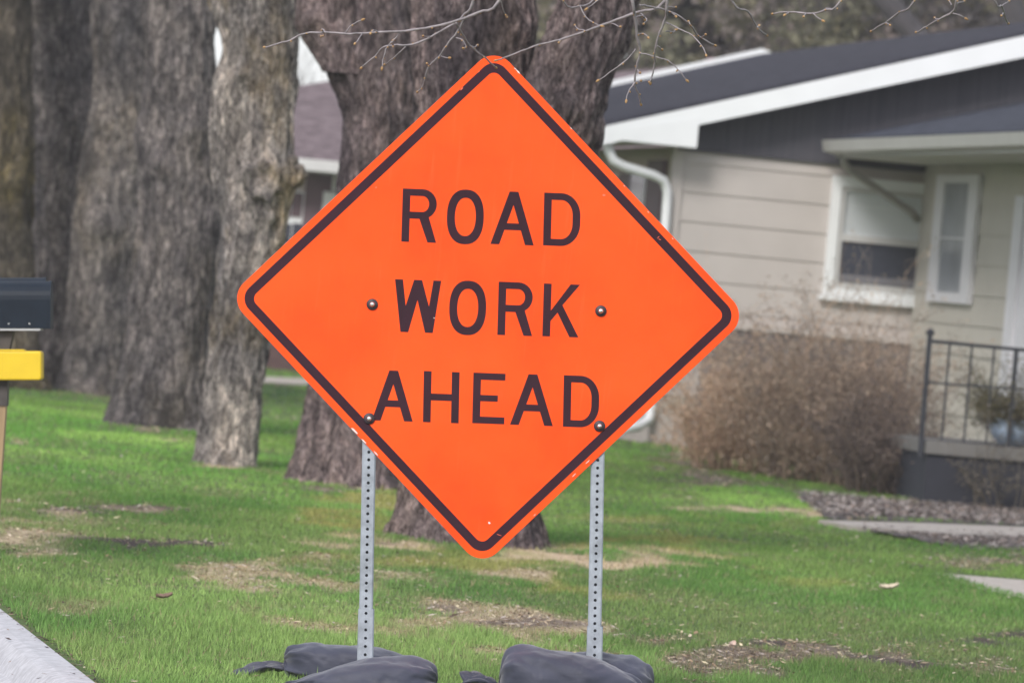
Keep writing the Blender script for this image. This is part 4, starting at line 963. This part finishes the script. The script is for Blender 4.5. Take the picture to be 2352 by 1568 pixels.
# stoop
sD = 44.4
sx0 = float(G(2112, 1150)[0]); sy0 = float(G(2200, 1162)[1])
st = thing('stoop', 'low concrete stoop with dark side at the house door', 'stoop', (sx0, sy0, 0))
def ST(a, b, z): return np.array([sx0, sy0, 0])+hu*a+hv*b+np.array([0, 0, z])
xw = float(np.dot(HO+hu*aw-np.array([sx0, sy0, 0]), hu)); bk = 1.5
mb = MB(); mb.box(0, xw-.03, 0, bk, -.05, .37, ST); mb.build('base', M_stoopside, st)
mb = MB(); mb.box(-.02, xw-.03, -.03, bk, .372, .47, ST); mb.build('slab', plain('stoop_concrete', (.17, .165, .16), .9, .15, 5, bs=.3), st)
rl = thing('railing', 'dark iron railing on the stoop beside the brown shrub', 'railing', ST(0, 0, .47))
def onst(x, y, b=.04): 
    q = onplane(x, y, ST(0, b, 0), hv); return q
mb = MB(); p0 = onst(2113, 1048); p1 = onst(2136, 768); mb.tube([p0, p1], .026, 4, roll=.785); mb.tube([p1, p1+np.array([0, 0, .02]), p1+np.array([0, 0, .045])], [.032, .035, .008], 8); mb.build('post', M_iron, rl)
mb = MB()
mb.tube([onst(2136, 783), onst(2500, 818)], .019, 4, roll=.785); mb.build('top_rail', M_iron, rl)
mb = MB(); mb.tube([onst(2128, 878), onst(2500, 905)], .011, 4, roll=.785); mb.build('middle_rail', M_iron, rl)
mb = MB(); mb.tube([onst(2117, 1010), onst(2500, 1040)], .014, 4, roll=.785); mb.build('bottom_rail', M_iron, rl)
for i in range(6):
    x = 2182+i*51; mb = MB(); mb.tube([onst(x, 787+i*4.5), onst(x-20, 1016+i*4)], .011 if i != 3 else .024, 4, roll=.785); mb.build('baluster', M_iron, rl)
po = thing('planter_pot', 'pale blue rounded pot on the stoop near the door', 'pot', onst(2325, 1042, .5))
mb = MB(); c = onst(2322, 1050, .25); c[2] = .472; c_pot = c.copy()
prf = [(.07, 0), (.12, .02), (.17, .09), (.18, .14), (.15, .19), (.16, .2), (.14, .2), (.13, .15)]
n = 24; vs = [c+np.array([r_*math.cos(2*math.pi*k/n), r_*math.sin(2*math.pi*k/n), z]) for r_, z in prf for k in range(n)]
mb.add(vs, [(i*n+k, i*n+(k+1) % n, (i+1)*n+(k+1) % n, (i+1)*n+k) for i in range(len(prf)-1) for k in range(n)]); mb.build('bowl', M_bluepot, po, True)
mb = MB(); mb.add([c+np.array([.13*math.cos(2*math.pi*k/n), .13*math.sin(2*math.pi*k/n), .16]) for k in range(n)], [tuple(range(n))]); mb.build('soil', M_woodd, po)

# ---------------------------------------------------------------- neighbouring houses
n1 = thing('neighbour_house', 'distant house with grey-brown shingle roof seen between two trunks left of the sign', 'house', (-5, 73, 0))
ND = 73.0
def NB(x, y, D=ND): return P(x, y, D)
wl, wr = NB(300, 500)[0], NB(838, 500)[0]; ze = NB(720, 372)[2]
mb = MB(); mb.box(wl, wr, ND, ND+8, -.1, ze, None); mb.build('wall', M_wall2, n1)
mb = MB(); mb.add([(wl-.6, ND-.6, ze), (wr+.4, ND-.6, ze), (wr-1.3, ND+4, ze+.98), (wl+3, ND+4, ze+1.35), (wl-.6, ND+8.6, ze), (wr+.4, ND+8.6, ze)], [(0, 1, 2, 3), (1, 5, 2), (5, 4, 3, 2), (4, 0, 3), (0, 4, 5, 1)]); mb.build('roof', M_roofb, n1)
mb = MB(); mb.box(wl-.7, wr+.5, ND-.74, ND-.6, ze-.12, ze+.02); mb.build('gutter', M_gutter, n1)
mb = MB(); mb.box(wl-.6, wr+.4, ND-.6, ND-.001, ze-.14, ze-.12); mb.build('soffit', M_gutterd, n1)
def nbox(name, x0, y0, x1, y1, mat, d=.05, par=None):
    a, b = NB(x0, y0, ND), NB(x1, y1, ND); mb = MB(); mb.box(min(a[0], b[0]), max(a[0], b[0]), ND-d, ND-.001, min(a[2], b[2]), max(a[2], b[2])); return mb.build(name, mat, par or n1)
wn = nbox('window', 640, 435, 700, 620, M_white, .04); nbox('pane', 646, 442, 666, 500, M_purple, .05, wn); nbox('pane', 673, 442, 692, 500, M_purple, .05, wn); nbox('pane', 646, 512, 666, 560, M_glass, .05, wn); nbox('pane', 673, 512, 692, 560, M_glass, .05, wn); nbox('pane', 646, 570, 692, 612, M_glass, .05, wn)
nbox('post', 706, 385, 724, 860, M_purple, .06); nbox('trim', 726, 400, 732, 860, M_white, .05); nbox('trim', 744, 440, 749, 860, M_white, .07)
wn = nbox('window', 730, 430, 775, 600, M_white, .04); nbox('pane', 735, 436, 752, 594, M_glass, .05, wn); nbox('pane', 757, 436, 771, 594, M_glass, .05, wn)
a, b = NB(590, 775, 71), NB(800, 858, 71)
mb = MB(); mb.box(a[0], b[0], 71.2, 72.9, -.05, a[2]); mb.build('porch', plain('dark_brick', (.085, .05, .05), .9, .2, 12), n1)
n2 = thing('brown_roofed_house', 'far house showing only its brown roof and two vents above the dark roof', 'house', (3, 80, 0))
mb = MB()
p = [P(1180, 320, 78), P(1960, 330, 78), P(1940, 113, 82), P(1300, 178, 82)]; q = [P(1940, 330, 87), P(1180, 320, 87)]
for k in (0, 1): p[k][2] = 2.7
q[0][2] = q[1][2] = 2.7
mb.add(p+q, [(0, 1, 2, 3), (1, 4, 2), (4, 5, 3, 2), (5, 0, 3), (0, 5, 4, 1)]); mb.build('roof', M_roofb, n2)
mb = MB(); mb.box(p[0][0]+.4, p[1][0]-.4, 78.6, 86.5, -.1, 2.69); mb.build('wall', M_wall2, n2)
for x0, y0 in ((1645, 143), (1755, 131)):
    c = P(x0, y0, 80.8); mb = MB(); vs = []
    for (sx, sz) in ((.14, -.12), (.15, .0), (.12, .035), (.05, .05)):
        for k in range(12): vs.append(c+np.array([sx*math.cos(k*math.pi/6), sx*math.sin(k*math.pi/6), sz]))
    mb.add(vs, [(i*12+k, i*12+(k+1) % 12, (i+1)*12+(k+1) % 12, (i+1)*12+k) for i in range(3) for k in range(12)]+[tuple(range(36, 48))]); mb.build('vent', M_vent, n2, True)

# ---------------------------------------------------------------- shrubs
def twiggy(name, label, cx, cy, rx, ry, h, nst, seed, pal, nleaf, leaf, rad=.004, spread=.6, z0=0):
    r = np.random.default_rng(seed); th = thing(name, label, 'shrub', (cx, cy, z0)); V = []; K = []; I = []; tips = []
    pal = np.array(pal); vo = 0
    def stem(p, d, L, rd, lv):
        nonlocal vo
        n = 5; pts = [p]
        for i in range(n):
            d = d+r.normal(0, .16, 3)+np.array([0, 0, .02]); d /= np.linalg.norm(d); p = p+d*L/n; pts.append(p); 
            if lv < 2: tips.append(p)
        c = pal[r.integers(len(pal))]*r.uniform(.6, 1.3)
        u = np.cross(d, [.3, 1, .2]); u /= np.linalg.norm(u); w2 = np.cross(d, u)
        for i, q in enumerate(pts):
            rr = rd*(1-.75*i/n)
            for k in range(3):
                a = k*2.094; V.append(q+rr*(u*math.cos(a)+w2*math.sin(a))); K.append(c)
        for i in range(n):
            for k in range(3):
                I.extend((vo+i*3+k, vo+i*3+(k+1) % 3, vo+(i+1)*3+(k+1) % 3, vo+(i+1)*3+k))
        vo += 3*(n+1)
        if lv > 0:
            for k in range(4 if lv > 1 else 3):
                i = r.integers(1, n+1); dd = d+r.normal(0, .55, 3); dd[2] = dd[2]*.7+.15; dd /= np.linalg.norm(dd)
                stem(pts[i], dd, L*r.uniform(.4, .65), rd*.55, lv-1)
    for i in range(nst):
        a = r.uniform(0, 2*math.pi); q = math.sqrt(r.random()); ux, uy = q*math.cos(a), q*math.sin(a)
        b = np.array([cx+ux*rx*.5, cy+uy*ry*.5, z0]); d = np.array([ux*spread*rx/h*1.1, uy*spread, 1.]); d /= np.linalg.norm(d)
        hh = h*(1-.4*q*q)*r.uniform(.35, .8)*(.88+.2*math.sin(a*3+seed)*q)
        stem(b, d, hh, rad*r.uniform(.7, 1.4), 2)
    fastmesh('stems', np.array(V), np.array(I), 4, M_bushv, np.array(K), False, th)
    tips = np.array(tips); t = tips[r.integers(0, len(tips), nleaf)]+r.normal(0, .03, (nleaf, 3))
    a = r.normal(0, 1, (nleaf, 3)); a /= np.linalg.norm(a, axis=1)[:, None]; b = np.cross(a, r.normal(0, 1, (nleaf, 3))); b /= np.linalg.norm(b, axis=1)[:, None]
    L = leaf*r.uniform(.5, 1.3, nleaf)[:, None]
    v = np.stack([t-a*L, t+b*L*.4, t+a*L, t-b*L*.4], 1).reshape(-1, 3)
    c = pal[r.integers(0, len(pal), nleaf)]*r.uniform(.8, 1.15, nleaf)[:, None]
    up = np.clip((t[:, 2]/h-.75)*3, 0, 1)[:, None]; c = c*(1-up*.5)+np.array([.2, .17, .08])*up*.5
    fastmesh('leaves', v, np.arange(len(v)), 4, M_bushv, np.repeat(c[:, None], 4, 1).reshape(-1, 3), False, th)
    return th
BP = [(.58, .43, .32), (.46, .35, .27), (.62, .48, .36), (.24, .185, .155), (.4, .33, .27)]
b1_ = G(1860, 1105)
twiggy('shrub', 'large dry brown twiggy shrub in front of the beige house wall', b1_[0]+.1, b1_[1], .92, .7, 1.85, 230, 5, BP, 20000, .016, .006, .62)
b2_ = G(1700, 1085)
b6_ = G(1955, 1122)
twiggy('shrub', 'tall wispy shrub with yellowish upright tips in front of the window', b6_[0], b6_[1]+.3, 0.5, .4, 1.8, 70, 15, BP, 7000, .015, .005, .45)
twiggy('shrub', 'smaller reddish-brown end of the hedge, leaning out to the left over the lawn', b2_[0]-.02, b2_[1]+.3, .72, .6, 1.5, 150, 6, [(.6, .42, .29), (.46, .32, .24), (.62, .47, .34)], 14000, .016, .006, .85)
b4_ = G(2020, 1135)
twiggy('shrub', 'dark brown twiggy shrub against the left end of the stoop', b4_[0], b4_[1]+.1, .5, .45, 1.25, 110, 8, [(.2, .155, .13), (.13, .105, .1), (.28, .22, .185)], 12000, .013, .006, .5)
twiggy('shrub', 'thin olive-leaved shrub growing from the pale blue pot behind the railing', c_pot[0]-.02, c_pot[1]+.02, (.3), .25, .66, 85, 7, [(.1, .095, .065), (.12, .12, .065), (.07, .06, .055)], 4200, .014, .005, 2.6, .62)


b5_ = ST(.5, -.3, 0)
twiggy('shrub', 'sparse bare shrub reaching up in front of the iron railing', b5_[0], b5_[1], .6, .2, 1.25, 18, 12, [(.15, .13, .1), (.2, .175, .14), (.1, .09, .08)], 1100, .014, .0045, .75)

# ---------------------------------------------------------------- woodland behind the houses
def wood():
    r = np.random.default_rng(50); V = []; K = []
    ncl = 520
    X = r.uniform(-1, 16, ncl); Y = r.uniform(92, 104, ncl); Z = r.uniform(0, 11, ncl)
    pal = np.array([(.15, .135, .085), (.2, .165, .15), (.12, .115, .08), (.23, .195, .185), (.14, .12, .118), (.19, .175, .115), (.11, .1, .1)])*1.25
    for i in range(ncl):
        if i < 90: X[i] = 3+i*.1; Z[i] = r.uniform(4, 7)
        c = pal[r.integers(len(pal))]*r.uniform(.8, 1.25); n = 170; rad = r.uniform(.4, .95)
        p = r.normal(0, 1, (n, 3)); p = p/np.linalg.norm(p, axis=1)[:, None]*r.uniform(.3, 1, n)[:, None]*rad+np.array([X[i], Y[i], Z[i]])
        a = r.normal(0, 1, (n, 3)); a /= np.linalg.norm(a, axis=1)[:, None]; b = np.cross(a, r.normal(0, 1, (n, 3))); b /= np.linalg.norm(b, axis=1)[:, None]
        L = r.uniform(.05, .13, n)[:, None]; V.append(np.stack([p-a*L, p+b*L*.5, p+a*L, p-b*L*.5], 1).reshape(-1, 3)); K.append(np.repeat(c[None]*r.uniform(.7, 1.3, (n, 1)), 4, 0))
    n = 34000; p = np.stack([r.uniform(-2, 19, n), r.uniform(104, 108, n), r.uniform(0, 13, n)], 1); a = r.normal(0, 1, (n, 3)); a /= np.linalg.norm(a, axis=1)[:, None]; b = np.cross(a, r.normal(0, 1, (n, 3))); b /= np.linalg.norm(b, axis=1)[:, None]
    L = r.uniform(.15, .4, n)[:, None]; V.append(np.stack([p-a*L, p+b*L*.6, p+a*L, p-b*L*.6], 1).reshape(-1, 3)); K.append(np.repeat(pal[r.integers(0, len(pal), n)]*.9, 4, 0))
    V = np.concatenate(V); o = fastmesh('woodland', V, np.arange(len(V)), 4, M_wood2, np.concatenate(K)); tag(o, 'blurred brown and olive woodland rising behind the dark roof', 'woodland', kind='stuff')
wood()
M_fartrunk = plain('far_trunk_bark', (.05, .045, .05), .95, .3, 5)
bt = thing('tree', 'dark leaning trunk far behind the roof in the upper right', 'tree', (6.3, 90, 0))
mb = MB(); mb.tube([np.array([7.6, 90, 0]), P(2140, 130, 90), P(2060, 30, 90), P(1960, -80, 90), P(1900, -400, 90)], [.3, .2, .19, .17, .1], 10); mb.build('trunk', M_fartrunk, bt, True)
mb = MB(); mb.tube([P(2060, 30, 90), P(2110, -80, 90), P(2250, -350, 90)], [.12, .1, .05], 8); mb.build('limb', M_fartrunk, bt, True)
bt = thing('tree', 'dark trunk rising behind the roof ridge in the far top right corner', 'tree', (8, 91, 0))
mb = MB(); mb.tube([np.array([8.3, 91, 0]), P(2345, 120, 91), P(2320, 0, 91), P(2270, -300, 91)], [.3, .22, .2, .14], 10); mb.build('trunk', M_fartrunk, bt, True)
# a far bare tree seen in the gap of sky
ft = thing('tree', 'faint far bare tree against the pale sky gap left of the sign', 'tree', (-3.5, 115, 0))
mb = MB(); rr_ = random.Random(4)
def g2(p, d, L, rad, lv):
    pts = [p]; rs = [rad]
    for i in range(4):
        d = d+np.array([rr_.uniform(-.2, .2), rr_.uniform(-.2, .2), rr_.uniform(0, .1)]); d /= np.linalg.norm(d); p = p+d*L/4; pts.append(p); rs.append(rad*(1-.5*(i+1)/4))
    mb.tube(pts, rs, 4, False)
    if lv:
        for k in range(4):
            dd = d+np.array([rr_.uniform(-1, 1), rr_.uniform(-1, 1), rr_.uniform(-.1, .6)]); dd /= np.linalg.norm(dd); g2(pts[rr_.randint(1, 4)], dd, L*.68, rs[2]*.6, lv-1)
g2(np.array([-3.5, 115, 0]), np.array([0, 0, 1.]), 2.8, .12, 5); mb.build('crown', M_barkE, ft)

# ---------------------------------------------------------------- thin haze in the air
mb = MB(); mb.box(-60, 60, -12, 125, -1.3, 22); hz = mb.build('haze', None); hz['kind'] = 'stuff'; hz['label'] = 'thin pale haze in the air'
hm = bpy.data.materials.new('haze'); hm.use_nodes = True; ht = hm.node_tree; ht.nodes.clear()
ho = ht.nodes.new('ShaderNodeOutputMaterial'); hp = ht.nodes.new('ShaderNodeVolumePrincipled'); hp.inputs['Density'].default_value = .0007; hp.inputs['Color'].default_value = (.93, .92, .97, 1)
ht.links.new(hp.outputs[0], ho.inputs['Volume']); hz.data.materials.append(hm)
